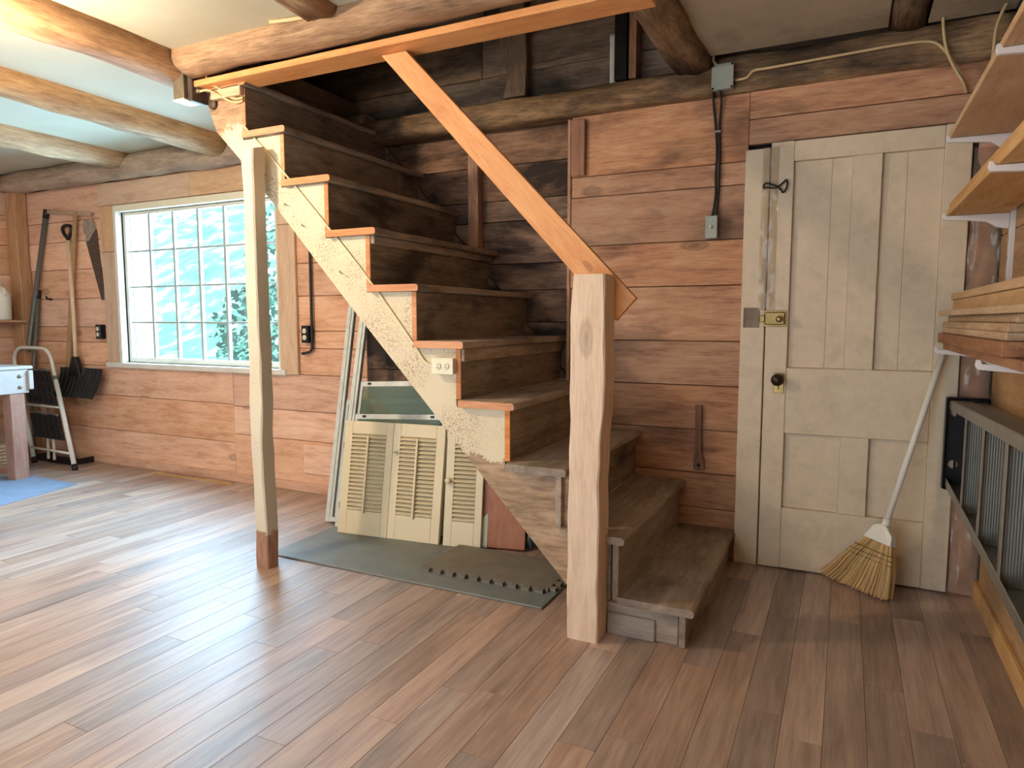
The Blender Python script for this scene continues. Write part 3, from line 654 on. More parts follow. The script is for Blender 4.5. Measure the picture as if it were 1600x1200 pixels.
cable('cable', 'cream cable dropping from the ceiling behind the top shelf', [(.505, -.10, 2.385), (.487, -.10, 2.34), (.474, -.10, 2.29), (.470, -.10, 2.2), (.465, -.08, 2.12), (.46, -.02, 2.05)], .0062, M_cable)
cable('cable', 'left black cable of the pair running down to the switch', [(-.597, -.05, 2.222), (-.600, -.025, 2.18), (-.588, -.012, 2.06), (-.581, -.012, 1.95), (-.584, -.012, 1.85), (-.582, -.012, 1.75), (-.594, -.02, 1.655)], .0055, M_cableb)
cable('cable', 'right black cable of the pair running down to the switch', [(-.567, -.05, 2.222), (-.565, -.025, 2.18), (-.573, -.012, 2.06), (-.569, -.012, 1.95), (-.570, -.012, 1.85), (-.571, -.012, 1.75), (-.577, -.02, 1.655)], .0055, M_cableb)
box_ = box('cable_staple', -.592, -.564, -.02, -.004, 2.045, 2.056, M_greybox); tag(box_, 'small grey staple holding the two black cables', 'staple')

# outlet on the stringer with its cable
so = thing('stringer_outlet', 'ivory duplex outlet mounted sideways on the stair stringer', 'outlet', (-1.47, -1.02, .955))
box('outlet_box', -1.521, -1.424, -1.032, -1.001, .951, 1.013, M_white, so, bev=.003); box('outlet_plate', -1.524, -1.421, -1.036, -1.0325, .948, 1.016, M_ivory, so, bev=.002)
def duplex(t, cx, cy, cz, horiz, face=M_ivory, s=1.0):
    for d in (-.019, .019):
        px, pz = (cx + d * s, cz) if horiz else (cx, cz + d * s)
        r_ = lathe('receptacle', [(.0145 * s, 0), (.0145 * s, .003), (.0135 * s, .004), (0, .004)], (px, cy, pz), (0, -1, 0), face, t, 18)
        for q in (-.0055, .0055):
            qx, qz = (px, pz + q * s) if horiz else (px + q * s, pz)
            w, h = (.004, .0012) if horiz else (.0012, .004)
            box('slot', qx - w * s, qx + w * s, cy - .0046, cy - .0039, qz - h * s, qz + h * s, M_black, r_, bev=0)
duplex(so, -1.4725, -1.036, .982, True)
box('cable_clamp', -1.542, -1.524, -1.022, -1.006, .974, .99, M_white, so)
cpts = [(-1.54, -1.008, .982), (-1.575, -1.006, .998), (-1.622, -1.006, 1.06), (-1.72, -1.006, 1.18), (-1.84, -1.006, 1.325), (-2.0, -1.006, 1.5), (-2.2, -1.006, 1.71), (-2.38, -1.006, 1.895), (-2.5, -1.006, 2.01), (-2.56, -1.006, 2.07)]
cable('cable', 'cream painted cable running up the stair stringer from the outlet', cpts, .0045, plain('painted_cable', '#e2d3ae', .5))
# bare nails in the stringer
for i, (a, b) in enumerate(((-2.33, 1.70), (-2.23, 1.60), (-2.02, 1.385), (-2.45, 1.845))):
    tag(tube('bent_nail', [(a, -.998, b), (a + .012, -1.016, b - .006), (a + .034, -1.02, b - .016)], .0016, M_iron, None, 6), ('bent nail in the stringer near the third step from the top', 'bent nail in the stringer below the white post top', 'bent nail in the stringer right of the window casing', 'bent nail beside the top of the thin white post')[i], 'nail', 'bent nails in the stringer')

# switch box with a light strip at the top of the stringer
mb = thing('stair_box', 'galvanised box with a white cover at the top end of the stringer', 'box', (-2.84, -1.06, 2.19))
box('box_body', -2.885, -2.815, -1.12, -1.03, 2.20, 2.325, M_galv, mb, bev=.003); box('box_cover', -2.887, -2.813, -1.122, -1.028, 2.193, 2.1995, M_broomw, mb, bev=.001)
box('box_side', -2.813, -2.785, -1.10, -1.01, 2.19, 2.30, M_rust, mb, bev=.003); lathe('round_knockout', [(.024, 0), (.024, .012), (.018, .016), (0, .016)], (-2.755, -1.001, 2.192), (0, -1, 0), M_rust, mb, 18)
for dz in (0, .017):
    tube('conduit_nipple', [(-2.785, -1.07, 2.238 + dz * 1.4), (-2.765, -1.07, 2.238 + dz * 1.4)], .011, M_galv, mb, 10)
cable('cable', 'lower cream cable curving from the galvanised box to the top riser', [(-2.765, -1.07, 2.236), (-2.72, -1.06, 2.236), (-2.68, -1.03, 2.215), (-2.63, -1.012, 2.187), (-2.585, -1.012, 2.178), (-2.553, -1.012, 2.182)], .0058, M_cable)
cable('cable', 'upper cream cable curving from the galvanised box to the top riser', [(-2.765, -1.07, 2.262), (-2.71, -1.055, 2.262), (-2.67, -1.025, 2.24), (-2.63, -1.012, 2.206), (-2.585, -1.012, 2.194), (-2.553, -1.012, 2.196)], .0058, M_cable)
cable('cable', 'cream cable looping from the ceiling into the galvanised box', [(-2.875, -1.16, 2.39), (-2.865, -1.14, 2.37), (-2.852, -1.125, 2.345), (-2.862, -1.11, 2.32)], .0058, M_cable)
cable('cable', 'thin cream cable beside the log header end at the galvanised box', [(-2.82, -1.11, 2.385), (-2.80, -1.09, 2.36), (-2.79, -1.07, 2.335), (-2.79, -1.06, 2.30)], .005, M_cable)
cable('cable', 'cream cable lying on top of the log header at the ceiling gap', [(-2.16, -1.225, 2.378), (-2.05, -1.21, 2.374), (-1.93, -1.20, 2.376), (-1.80, -1.19, 2.39)], .009, M_cable)

# outlets beside the window and the black conduit
for nm, lb, cx in (('wall_outlet', 'black duplex outlet on the wall left of the window', -5.366), ('wall_outlet', 'black duplex outlet on the wall right of the window', -3.21)):
    t = thing(nm, lb, 'outlet', (cx, .07, 1.02), 'black wall outlets'); box('outlet_box', cx - .03, cx + .03, .05, .097, 1.018, 1.132, M_black, t, bev=.004); duplex(t, cx, .05, 1.075, False, M_ivory, 1.15)
tag(tube('conduit', [(-3.167, .075, 1.76), (-3.168, .075, 1.4), (-3.17, .075, 1.02), (-3.175, .075, .975), (-3.20, .075, .955), (-3.26, .075, .945)], .009, M_blackmat, None, 10, sub=4), 'black conduit bent at the foot right of the window', 'conduit')

# ------------------------------------------------------------------ things under the stairs
o = box('rubber_mat', -2.55, -1.06, -.955, -.42, .0, .009, M_rubber, bev=.003); tag(o, 'grey rubber mat lying under the stairs', 'mat')
# interlocking foam tile: rounded teeth on two sides
def foam_outline():
    x0, x1, y0, y1 = -1.735, -1.10, -.80, -.46; p = []
    n = 10; w = (x1 - x0) / n
    for i in range(n):
        a = x0 + i * w; p += [(a, y0), (a + w * .30, y0), (a + w * .22, y0 - .03), (a + w * .82, y0 - .03), (a + w * .74, y0)]
    p.append((x1, y0)); m = 6; h = (y1 - y0) / m
    for j in range(m):
        b = y0 + j * h; p += [(x1, b + h * .30), (x1 + .03, b + h * .22), (x1 + .03, b + h * .82), (x1, b + h * .74)]
    p += [(x1, y1), (x0, y1)]; return p
tf = NT('foam_diamond_plate'); v = tf.coords(rnd=False)
ch_ = tf.n('ShaderNodeTexChecker', i_Scale=70.0); mpf = tf.n('ShaderNodeMapping'); tf.l(v, mpf.inputs[0]); mpf.inputs['Rotation'].default_value = (0, 0, R(45)); tf.l(mpf.outputs[0], ch_.inputs['Vector'])
nf = tf.noise(v, 8, 4, .6); tf.setb(Base_Color=tf.mix(nf, lin('#625c52'), lin('#8d8576')), Roughness=.75); tf.bump(ch_.outputs['Fac'], .5, .003)
o = prism('foam_tile', foam_outline(), 'xy', .0095, .024, tf.m); tag(o, 'grey interlocking foam floor tile with toothed edges on the rubber mat', 'mat')

def lean_frame(base, yaw, lean, roll=0): return Matrix.Translation(base) @ Matrix.Rotation(R(yaw), 4, 'Z') @ Matrix.Rotation(R(roll), 4, 'Y') @ Matrix.Rotation(R(-lean), 4, 'X')
def lthing(name, label, cat, Lm, group=None):
    t = thing(name, label, cat, group=group); t.matrix_basis = Lm; return t
def dupl(o, Lm, off):
    c = o.copy(); COL.objects.link(c); c.matrix_basis = Lm @ Matrix.Translation(off) @ Lm.inverted() @ o.matrix_basis; return c
def leaf(t, Lm, x0, w, h, sl, sr, top, bot, n, bar=True):
    d = .022
    box('stile', x0, x0 + sl, 0, d, 0, h, M_shut, t, bev=.002, local=Lm); box('stile', x0 + w - sr, x0 + w, 0, d, 0, h, M_shut, t, bev=.002, local=Lm)
    box('rail', x0 + sl, x0 + w - sr, 0, d, h - top, h, M_shut, t, bev=.002, local=Lm); box('rail', x0 + sl, x0 + w - sr, 0, d, 0, bot, M_shut, t, bev=.002, local=Lm)
    a, b = x0 + sl, x0 + w - sr; z0, z1 = bot, h - top; pitch = (z1 - z0) / n
    sy = .006; z = z0 + pitch * .35
    # a slat: leaning strip, lower edge toward the room
    pr = [(-.004, z), (-.003, z - .0045), (.0, z - .005), (d - .003, z + pitch * .62 - .004), (d - .003, z + pitch * .62 + .001)]
    s0 = prism('slat', pr, 'yz', a, b, M_shut, t, local=Lm)
    for i in range(1, n): dupl(s0, Lm, Vector((0, 0, pitch * i)))
    if bar: box('tilt_bar', (a + b) / 2 - .006, (a + b) / 2 + .006, -.014, -.004, z0 - .012, z1 - .008, M_shut, t, bev=.002, local=Lm)
def knob(t, Lm, x, z, r, m): lathe('shutter_knob', [(r * .5, 0), (r * .45, r * .7), (r * .95, r * 1.0), (r, r * 1.4), (r * .7, r * 1.8), (0, r * 1.9)], (x, 0, z), (0, -1, 0), m, t, 16, local=Lm)
Lm = lean_frame((-2.462, -.545, .0100), 6, 10); t = lthing('louvered_shutter', 'cream bifold louvered shutter pair leaning on the storm windows', 'shutter', Lm)
leaf(t, Lm, 0, .306, .615, .05, .043, .07, .13, 19); leaf(t, Lm, .3075, .306, .615, .043, .05, .07, .13, 19); knob(t, Lm, .331, .46, .011, M_broomw)
lathe('knob_pin', [(.004, 0), (.004, .002), (0, .002)], (.331, -.021, .46), (0, -1, 0), M_black, t, 8, local=Lm)
for z in (.13, .46): box('hinge', -.002, .003, -.001, .01, z, z + .035, M_brass, t, bev=.0005, local=Lm)
Lm2 = lean_frame((-2.475, -.520, .0100), 6, 10); t = lthing('louvered_shutter', 'cream louvered shutter peeking out behind the left side of the bifold pair', 'shutter', Lm2)
box('stile', 0, .05, 0, .021, .0, .585, M_shut, t, bev=.002, local=Lm2); box('stile', .24, .29, 0, .021, .0, .585, M_shut, t, bev=.002, local=Lm2); box('rail', .05, .24, 0, .021, 0, .12, M_shut, t, bev=.002, local=Lm2); box('rail', .05, .24, 0, .021, .515, .585, M_shut, t, bev=.002, local=Lm2)
Lm3 = lean_frame((-1.825, -.482, .0100), 10, 9); t = lthing('louvered_shutter', 'single narrow louvered shutter with a round knob under the stringer', 'shutter', Lm3)
leaf(t, Lm3, 0, .205, .60, .045, .04, .075, .13, 18, bar=False); knob(t, Lm3, .02, .335, .0165, M_shut)
Lm4 = lean_frame((-1.825, -.452, .0100), 10, 9); t = lthing('louvered_shutter', 'greenish white shutter leaf behind the single narrow shutter', 'shutter', Lm4)
MW = plain('pale_green_white', '#d5d7b8', .5, mott=.05)
box('stile', 0, .045, 0, .02, 0, .6, MW, t, bev=.002, local=Lm4); box('stile', .18, .225, 0, .02, 0, .6, MW, t, bev=.002, local=Lm4); box('rail', .045, .18, 0, .02, 0, .13, MW, t, bev=.002, local=Lm4); box('rail', .045, .18, 0, .02, .52, .6, MW, t, bev=.002, local=Lm4)
Lm5 = lean_frame((-1.69, -.425, .0100), 12, 7); t = lthing('brown_board', 'reddish brown wide board leaning under the stringer', 'board', Lm5); box('panel_board', 0, .285, 0, .018, 0, .56, W('redpanel', 'Z'), t, local=Lm5)
Lm6 = lean_frame((-1.66, -.39, .0100), 12, 7); t = lthing('picture_frame', 'dark framed pane behind the reddish brown panel', 'frame', Lm6)
box('frame_side', .262, .28, 0, .02, 0, .5, M_black, t, local=Lm6); box('frame_side', 0, .018, 0, .02, 0, .5, M_black, t, local=Lm6); box('frame_bar', .018, .262, 0, .02, 0, .018, M_black, t, local=Lm6); box('frame_bar', .018, .262, 0, .02, .482, .5, M_black, t, local=Lm6); box('frame_pane', .018, .262, .008, .011, .018, .482, M_glassg, t, bev=0, local=Lm6)

def storm(label, base, yaw, lean, roll, w, h, levels):
    Ls = lean_frame(base, yaw, lean, roll); t = lthing('storm_window', label, 'window', Ls, 'storm windows under the stairs'); A = M_alu
    for s in (0, 1):
        def bx(n, a, b, c, d, e, f, m=A, bev=.0015):
            if s: a, b = w - b, w - a
            box(n, a, b, c, d, e, f, m, t, bev=bev, local=Ls)
        bx('outer_flange', 0, .028, 0, .003, 0, h); bx('outer_web', .024, .028, .003, .05, 0, h)
        for q in range(3): bx('track_fin', .028, .046 - q * .003, .004 + q * .016, .0075 + q * .016, .02, h - .02)
        bx('track_back', .028, .031, .0076, .05, .02, h - .02, M_alud)
    box('head', .028, w - .028, 0, .05, h - .028, h, A, t, bev=.0015, local=Ls); box('sill', .028, w - .028, 0, .05, 0, .028, A, t, bev=.0015, local=Ls)
    for (z0, z1, yy) in levels:
        box('sash_rail', .047, w - .047, yy, yy + .012, z1 - .03, z1, A, t, bev=.0015, local=Ls); box('sash_rail', .047, w - .047, yy, yy + .012, z0, z0 + .028, A, t, bev=.0015, local=Ls)
        box('sash_stile', .047, .066, yy, yy + .012, z0 + .028, z1 - .03, A, t, bev=.0015, local=Ls); box('sash_stile', w - .066, w - .047, yy, yy + .012, z0 + .028, z1 - .03, A, t, bev=.0015, local=Ls)
        box('sash_pane', .066, w - .066, yy + .005, yy + .007, z0 + .028, z1 - .03, M_glassg, t, bev=0, local=Ls)
        for q in (.10, w - .14):
            box('sash_latch', q, q + .022, yy - .006, yy, z1 - .02, z1 - .008, M_black, t, bev=.001, local=Ls)
storm('white aluminium storm window at the back of the stack, its left track showing', (-2.665, -.415, .0100), 4, 17, -3.5, .80, 1.46, [(.03, .72, .02)])
storm('white aluminium storm window with green glass behind the bifold shutters', (-2.545, -.47, .0100), 4, 17, -2.5, .685, 1.30, [(.60, .84, .021), (.03, .645, .006)])

o = prism('wood_strip', [(-4.73, -.012), (-3.90, .0), (-3.90, .042), (-4.73, .03)], 'xy', 0, .006, W('lumber')); tag(o, 'thin pale wooden strip lying along the window wall baseboard', 'strip')

# ------------------------------------------------------------------ broom
br = thing('broom', 'corn broom with white handle leaning against the cream door', 'broom', (.1, -.17, 0))
HB = Vector((.186, -.180, .315)); HT = Vector((.371, -.072, 1.05))
tube('handle', [HB, HB.lerp(HT, .5), HT], .0125, M_broomw, br, 14); tube('ferrule', [HB + (HB - HT).normalized() * .03, HB, HB + (HT - HB).normalized() * .02], .0165, M_broomw, br, 14)
U = Vector((.80, -.60, 0)).normalized(); A_ = (HT - HB).normalized(); N_ = U.cross(A_).normalized(); U = (A_.cross(N_)).normalized()
if U.x < 0: U = -U
if N_.y > 0: N_ = -N_
O = HB - A_ * .022
capv = []; prof = [(-.064, -.062), (-.040, .0), (-.008, .014), (.012, .014), (.052, -.022), (.062, -.058), (.06, -.062)]
for th in (.024, -.020): capv += [O + U * a + A_ * b + N_ * th * (1 if b < -.03 else .75) for a, b in prof]
n = len(prof); cf = [tuple(range(n)), tuple(range(2 * n - 1, n - 1, -1))] + [(i, (i + 1) % n, n + (i + 1) % n, n + i) for i in range(n)]
mk('broom_cap', capv, cf, M_broomw, br, bev=.004)
BL = Vector((-.055, -.062, .012)); BR = Vector((.205, -.250, .004)); rnd = random.Random(3)
tb2 = NT('broom_corn'); ge = tb2.n('ShaderNodeNewGeometry'); tb2.setb(Base_Color=tb2.ramp(ge.outputs['Random Per Island'], [(.1, lin('#b98c58')), (.5, lin('#d2aa72')), (.9, lin('#e6c890'))]), Roughness=.7); M_corn = tb2.m
vs, fs = [], []
BWn = (BR - BL).cross(Vector((0, 0, 1))).normalized()
for i in range(620):
    s = rnd.random(); side = rnd.uniform(-1, 1)
    p0 = O + U * (-.058 + .114 * s) + A_ * (-.058) + N_ * side * .015
    hh = rnd.uniform(0, .05) * (1 - .4 * abs(2 * s - 1)) + .03 * max(0, .25 - s) * rnd.random()
    p2 = BL.lerp(BR, s + rnd.uniform(-.02, .02)) + BWn * side * .028 + Vector((0, 0, hh * .35 + .002 + .05 * max(0, .22 - s)))
    p1 = p0.lerp(p2, .42) + U * (.012 * (s - .2)) + N_ * side * .008
    p2.z = max(p2.z, .003)
    pp_ = [p0, p0.lerp(p1, .55), p1.lerp(p2, .12), p1.lerp(p2, .6) + Vector((.004 * (1 - s), 0, -.004)), p2]
    a, b = tubegeo(pp_, rnd.uniform(.0012, .0019), 4); m = len(vs); vs += a; fs += [tuple(q + m for q in f) for f in b]
tag(mk('bristles', vs, fs, M_corn, br), kind='stuff')
core = []
for th in (.006, -.006): core += [O + U * -.05 + A_ * -.055 + N_ * th, O + U * .05 + A_ * -.055 + N_ * th, BR + Vector((-.03, .02, .05)) + N_ * th, BL + Vector((.05, -.03, .06)) + N_ * th]
mk('bristle_core', core, [(0, 1, 2, 3), (7, 6, 5, 4), (0, 4, 5, 1), (1, 5, 6, 2), (2, 6, 7, 3), (3, 7, 4, 0)], plain('broom_corn_core', '#a87d48', .8), br)
for kk in (.11, .135, .158):
    f_ = (kk - .058) / .27
    a = (O + U * -.058 + A_ * -.058).lerp(BL, f_); b = (O + U * .056 + A_ * -.058).lerp(BR, f_)
    q = [a + N_ * .003 - U * .004, a + N_ * .021, a.lerp(b, .5) + N_ * .024, b + N_ * .021, b + N_ * .003 + U * .004]
    tube('stitch', q, .0017, plain('olive_thread', '#5a5526', .8), br, 6, sub=3)

# ------------------------------------------------------------------ right wall: shelves, brackets, lumber
P_ = W('lumber', 'Y')
def shelf(label, z, x0, boards, y0=-2.3, y1=-.262):
    t = thing('wall_shelf', label, 'shelf', ((x0 + XR) / 2, -1.2, z)); zz = z
    for th, dx, dy in boards:
        box('shelf_board', x0 + dx, XR - .022, y0, y1 + dy, zz, zz + th - .0008, W('lumber', 'Y', ), t, bev=.002); zz += th
    return t
shelf('top pine shelf board on the right wall', 1.853, .322, [(.022, 0, 0)])
shelf('middle shelf of two stacked pine boards on the right wall', 1.565, .330, [(.024, 0, 0), (.026, .006, -.01)])
def bracket(label, y, z):
    t = thing('shelf_bracket', label, 'bracket', (.43, y, z), 'white shelf brackets')
    pr = [(XR - .02, z - .001), (.325, z - .001), (.320, z + .010), (.312, z + .010), (.310, z - .006), (.316, z - .016), (.40, z - .022), (.455, z - .03), (.488, z - .052), (XR - .02, z - .058)]
    prism('bracket_arm', pr, 'xz', y - .009, y + .009, M_bracket, t, bev=.0015)
for y, w in ((-.292, 'far'), (-1.25, 'near')):
    up = thing('shelf_upright', 'white slotted upright on the right wall beside the door' if y > -1 else 'white slotted upright on the right wall nearer the viewer', 'upright', (XR - .01, y, .98), 'white shelf uprights')
    box('upright_channel', XR - .019, XR - .0005, y - .012, y + .012, .98, 2.0, M_bracket, up, bev=.002)
    for i in range(12): box('slot', XR - .0195, XR - .0185, y - .002, y + .002, 1.09 + i * .075, 1.105 + i * .075, M_black, up, bev=0)
    for z, nm in ((1.852, 'top'), (1.564, 'middle'), (1.055, 'lowest')): bracket('%s white bracket under the %s shelf boards' % (w, nm), y, z)
def lum(label, x0, x1, y0, y1, z0, z1, m): o = box('lumber_board', x0, x1, y0, y1, z0, z1, m, bev=.002); tag(o, label, 'board', 'boards stored on the lowest bracket')
LB = W('lumberbr', 'Y'); GR = wood('wood_greylumber', 'Y', dark='#9c8060', mid='#b89a78', light='#cbb08e', stain='#7a6248', stain_amt=.3, stain_lo=.58, knots=.4, var=.1)
lum('reddish brown board at the bottom of the lumber stack, set back', .345, .46, -1.60, -.25, 1.0565, 1.081, LB)
lum('reddish brown board second from the bottom of the lumber stack', .328, .45, -1.47, -.23, 1.082, 1.119, LB)
lum('thick pale board above the two brown boards in the lumber stack', .340, .47, -1.44, -.24, 1.120, 1.1405, GR)
lum('thin pale board in the middle of the lumber stack', .340, .47, -1.45, -.24, 1.1413, 1.1625, GR)
lum('thin pale board under the long grey board of the lumber stack', .356, .48, -1.46, -.25, 1.1633, 1.1845, GR)
lum('long grey edged board sticking out of the lumber stack', .328, .46, -2.2, -.21, 1.1853, 1.205, GR)
lum('wide yellow pine board near the top of the lumber stack', .372, .52, -2.2, -.23, 1.2058, 1.246, P_)
lum('topmost yellow pine board of the lumber stack', .366, .51, -2.2, -.22, 1.2468, 1.272, P_)
lum('pale offcut lying on the near end of the brown boards', .452, .535, -1.9, -1.30, 1.0565, 1.09, P_)

# ------------------------------------------------------------------ aluminium stepladder hung along the right wall
ld = thing('stepladder', 'aluminium stepladder with black top cap hung sideways on the right wall', 'ladder', (.46, -1, .45))
def rib_alu():
    t = NT('ribbed_aluminium'); v = t.coords(rnd=False); sp_ = t.n('ShaderNodeSeparateXYZ'); t.l(v, sp_.inputs[0])
    w = t.math('SINE', t.math('MULTIPLY', sp_.outputs[0], 900)); n = t.noise(v, 9, 5, .6)
    t.setb(Base_Color=t.mix(n, lin('#5d5b53'), lin('#7c7a71')), Metallic=.2, Roughness=.42); t.bump(w, .35, .002); return t.m
M_rib = rib_alu()
def lrail(nm, x0, x1, ya, za0, za1, yb, zb0, zb1): prism(nm, [(ya, za0), (ya, za1), (yb, zb1), (yb, zb0)], 'yz', x0, x1, M_alud, ld, bev=.002)
lrail('front_rail', .398, .402, -.07, .478, .515, -2.0, .405, .445); lrail('front_rail', .398, .402, -.07, .80, .838, -2.0, .87, .91)
lrail('front_rail', .402, .468, -.07, .478, .481, -2.0, .405, .409); lrail('front_rail', .402, .468, -.07, .834, .838, -2.0, .906, .91)
lrail('rear_rail', .492, .528, -.07, .49, .513, -2.0, .43, .455); lrail('rear_rail', .492, .528, -.07, .806, .832, -2.0, .86, .885)
for y in (-.49, -.835, -1.18, -1.53, -1.87):
    f_ = (-.07 - y) / 1.93; zl = .481 - .073 * f_; zh = .834 + .072 * f_
    o1 = box('ladder_step', .404, .478, y - .004, y + .004, zl + .001, zh - .001, M_rib, ld, bev=.001)
    box('step_lip', .4005, .404, y - .026, y + .006, zl + .002, zh - .002, M_alud, o1, bev=.001)
for y in (-.6, -1.4):
    f_ = (-.07 - y) / 1.93; box('rear_bar', .50, .515, y - .012, y + .012, .512 - .06 * f_, .808 + .05 * f_, M_alud, ld)
# cap: black plate with two round holes and a rim
def plate_holes(name, outer, holes, y0, y1, mat, parent):
    bm = bmesh.new(); es = []
    def loop(pts):
        v = [bm.verts.new((p[0], 0, p[1])) for p in pts]
        for i in range(len(v)): es.append(bm.edges.new((v[i], v[(i + 1) % len(v)])))
    loop(outer)
    for (cx, cz, r) in holes: loop([(cx + r * math.cos(2 * math.pi * i / 20), cz + r * math.sin(2 * math.pi * i / 20)) for i in range(20)])
    bmesh.ops.triangle_fill(bm, edges=es, use_beauty=True); bm.verts.index_update()
    vs = [(v.co.x, y0, v.co.z) for v in bm.verts] + [(v.co.x, y1, v.co.z) for v in bm.verts]; n = len(bm.verts)
    fs = [tuple(v.index for v in f.verts) for f in bm.faces] + [tuple(v.index + n for v in reversed(f.verts)) for f in bm.faces]
    for e in bm.edges:
        if len(e.link_faces) == 1: a, b = e.verts[0].index, e.verts[1].index; fs.append((a, b, b + n, a + n))
    bm.free(); return mk(name, vs, fs, mat, parent)
cp = plate_holes('top_cap', [(.390, .470), (.535, .470), (.535, .846), (.390, .846)], [(.424, .788, .020), (.424, .566, .019)], -.064, -.056, M_black, ld)
box('cap_rim', .386, .391, -.10, -.056, .466, .850, M_black, cp); box('cap_rim', .391, .537, -.10, -.056, .846, .851, M_black, cp); box('cap_rim', .391, .537, -.10, -.056, .465, .470, M_black, cp)
for i, y in enumerate((-.95, -1.85)):
    hk = thing('wall_hook', ('grey hook holding the far half of the stepladder', 'grey hook holding the near half of the stepladder')[i], 'hook', (.535, y, .8)); tube('hook_wire', [(.544, y, .93), (.532, y, .93), (.532, y, .80 + .01), (.51, y, .79), (.50, y, .80)], .004, M_grey, hk, 8)

# ------------------------------------------------------------------ left corner: bench, stool, tools
sd = roughpost('corner_stud', -6.43, -6.29, .0, .096, 0, 2.24, W('tan', 'Z', dark='#9a7152', mid='#b48963', light='#c59c76'), amp=.018, seed=8, freq=2.0); tag(sd, 'wavy-edged upright stud in the left corner of the room', 'stud')
wk = thing('workbench', 'low whitewashed workbench with a brown leg at the left edge', 'bench', (-5.9, -1.2, 0))
MB_ = plain('whitewashed_wood', '#aaa39f', .6, mott=.08, dirt='#9c8f86', dirt_amt=.5, scale=8); ML_ = wood('wood_benchleg', 'Z', dark='#80594a', mid='#9c7260', light='#b08a76', stain='#cdbfb2', stain_amt=.4, stain_lo=.58, knots=.1, var=.02)
box('bench_top', -6.42, -5.385, -2.0, -.44, .81, .833, MB_, wk, bev=.004); box('apron', -5.43, -5.395, -1.98, -.47, .635, .809, MB_, wk, bev=.003); box('apron', -6.40, -5.432, -.50, -.47, .635, .809, MB_, wk, bev=.003)
box('end_cap', -5.40, -5.375, -.478, -.445, .66, .80, MB_, wk, bev=.004)
for a, b in ((-5.50, -.60), (-6.38, -.60), (-5.50, -1.95)): box('leg', a, a + .10, b, b + .10, 0, .634, ML_, wk, bev=.004)
for z in (.68, .76): lathe('bolt', [(.014, 0), (.013, .006), (.006, .011), (0, .012)], (-5.395, -.53, z), (1, 0, 0), M_galv, wk, 14)
box('foot_rail', -6.37, -5.51, -.58, -.545, .03, .08, ML_, wk)
o = prism('floor_mat', [(-5.62, -1.35), (-4.68, -1.32), (-4.88, -.475), (-5.38, -.46), (-5.62, -.46)], 'xy', 0, .005, M_mat); tag(o, 'blue grey mat on the floor under the workbench leg', 'mat')
rc = thing('rope_coil', 'coil of rope lying under the workbench', 'rope', (-6.0, -.38, 0))
hp = []
for i in range(97):
    a = i / 96 * 6 * 2 * math.pi; hp.append((-5.98 + (.10 + .004 * math.sin(i)) * math.cos(a), -.36 + .10 * math.sin(a), .02 + .16 * i / 96))
tube('rope', hp, .014, plain('hemp_rope', '#b09a80', .9, mott=.2), rc, 6)

ss = thing('step_stool', 'folded white step stool with black treads leaning in the corner', 'step stool', (-5.65, -.15, 0))
MS = plain('white_enamel', '#e3e2d8', .35, mott=.04, dirt='#b9b4a2', dirt_amt=.3)
rf0 = Vector((-5.362, -.194, .012)); rt0 = Vector((-5.80, -.06, .80)); lf0 = Vector((-5.95, -.165, .012)); lt0 = Vector((-6.36, -.045, .80))
arch = [rt0.lerp(rf0, .25), rt0, Vector((-5.845, -.05, .875)), Vector((-5.90, -.045, .920)), Vector((-5.97, -.043, .935)), Vector((-6.22, -.04, .938)), Vector((-6.30, -.04, .925)), Vector((-6.352, -.042, .878)), lt0, lt0.lerp(lf0, .25)]
tube('handle_bow', smoothpts(arch, 4), .014, MS, ss, 10)
tube('leg', [rt0.lerp(rf0, .12), rf0], .018, MS, ss, 10); tube('leg', [lt0.lerp(lf0, .12), lf0], .018, MS, ss, 10)
lathe('collar', [(.022, -.015), (.022, .015)], rt0.lerp(rf0, .13), rf0 - rt0, M_grey, ss, 12)
for p in (rf0, lf0): lathe('rubber_foot', [(.021, -.012), (.021, .035)], p, (Vector((-.48, .14, .85))), M_black, ss, 12)
for f_ in (.42, .86): tube('cross_rail', [lt0.lerp(lf0, f_), rt0.lerp(rf0, f_)], .010, MS, ss, 8)
dy = Vector((0, -.012, 0))
for (a, b) in ((.06, .40), (.50, .74)):
    q = [lt0.lerp(lf0, a).lerp(rt0.lerp(rf0, a), .22), lt0.lerp(lf0, a).lerp(rt0.lerp(rf0, a), .93), lt0.lerp(lf0, b).lerp(rt0.lerp(rf0, b), .93), lt0.lerp(lf0, b).lerp(rt0.lerp(rf0, b), .22)]
    nn = (q[1] - q[0]).cross(q[3] - q[0]).normalized(); nn = nn if nn.y < 0 else -nn
    tr_ = mk('folded_tread', [v + nn * .006 for v in q] + [v + nn * .026 for v in q], BF, M_blackmat, ss, bev=.003)
    for i in range(5):
        for j in range(3):
            u0, v0 = .06 + i * .19, .08 + j * .31; P0 = q[0].lerp(q[1], u0 + .07).lerp(q[3].lerp(q[2], u0 + .07), v0 + .12)
            e1 = (q[1] - q[0]) * .055; e2 = (q[3] - q[0]) * .11
            w4 = [P0 - e1 - e2 * .2 + nn * .026, P0 + e2 * -1 + nn * .026, P0 + e1 + e2 * .2 + nn * .026, P0 + e2 + nn * .026]
            mk('tread_stud', w4 + [v + nn * .005 for v in w4], BF, M_black, tr_)
    tube('tread_edge', [q[0] + nn * .02, q[0].lerp(q[1], .3) + nn * .03 + Vector((0, 0, .012)), q[0].lerp(q[1], .55) + nn * .024, q[0].lerp(q[1], .8) + nn * .03 + Vector((0, 0, .012)), q[1] + nn * .02], .009, M_grey, ss, 8, sub=4)
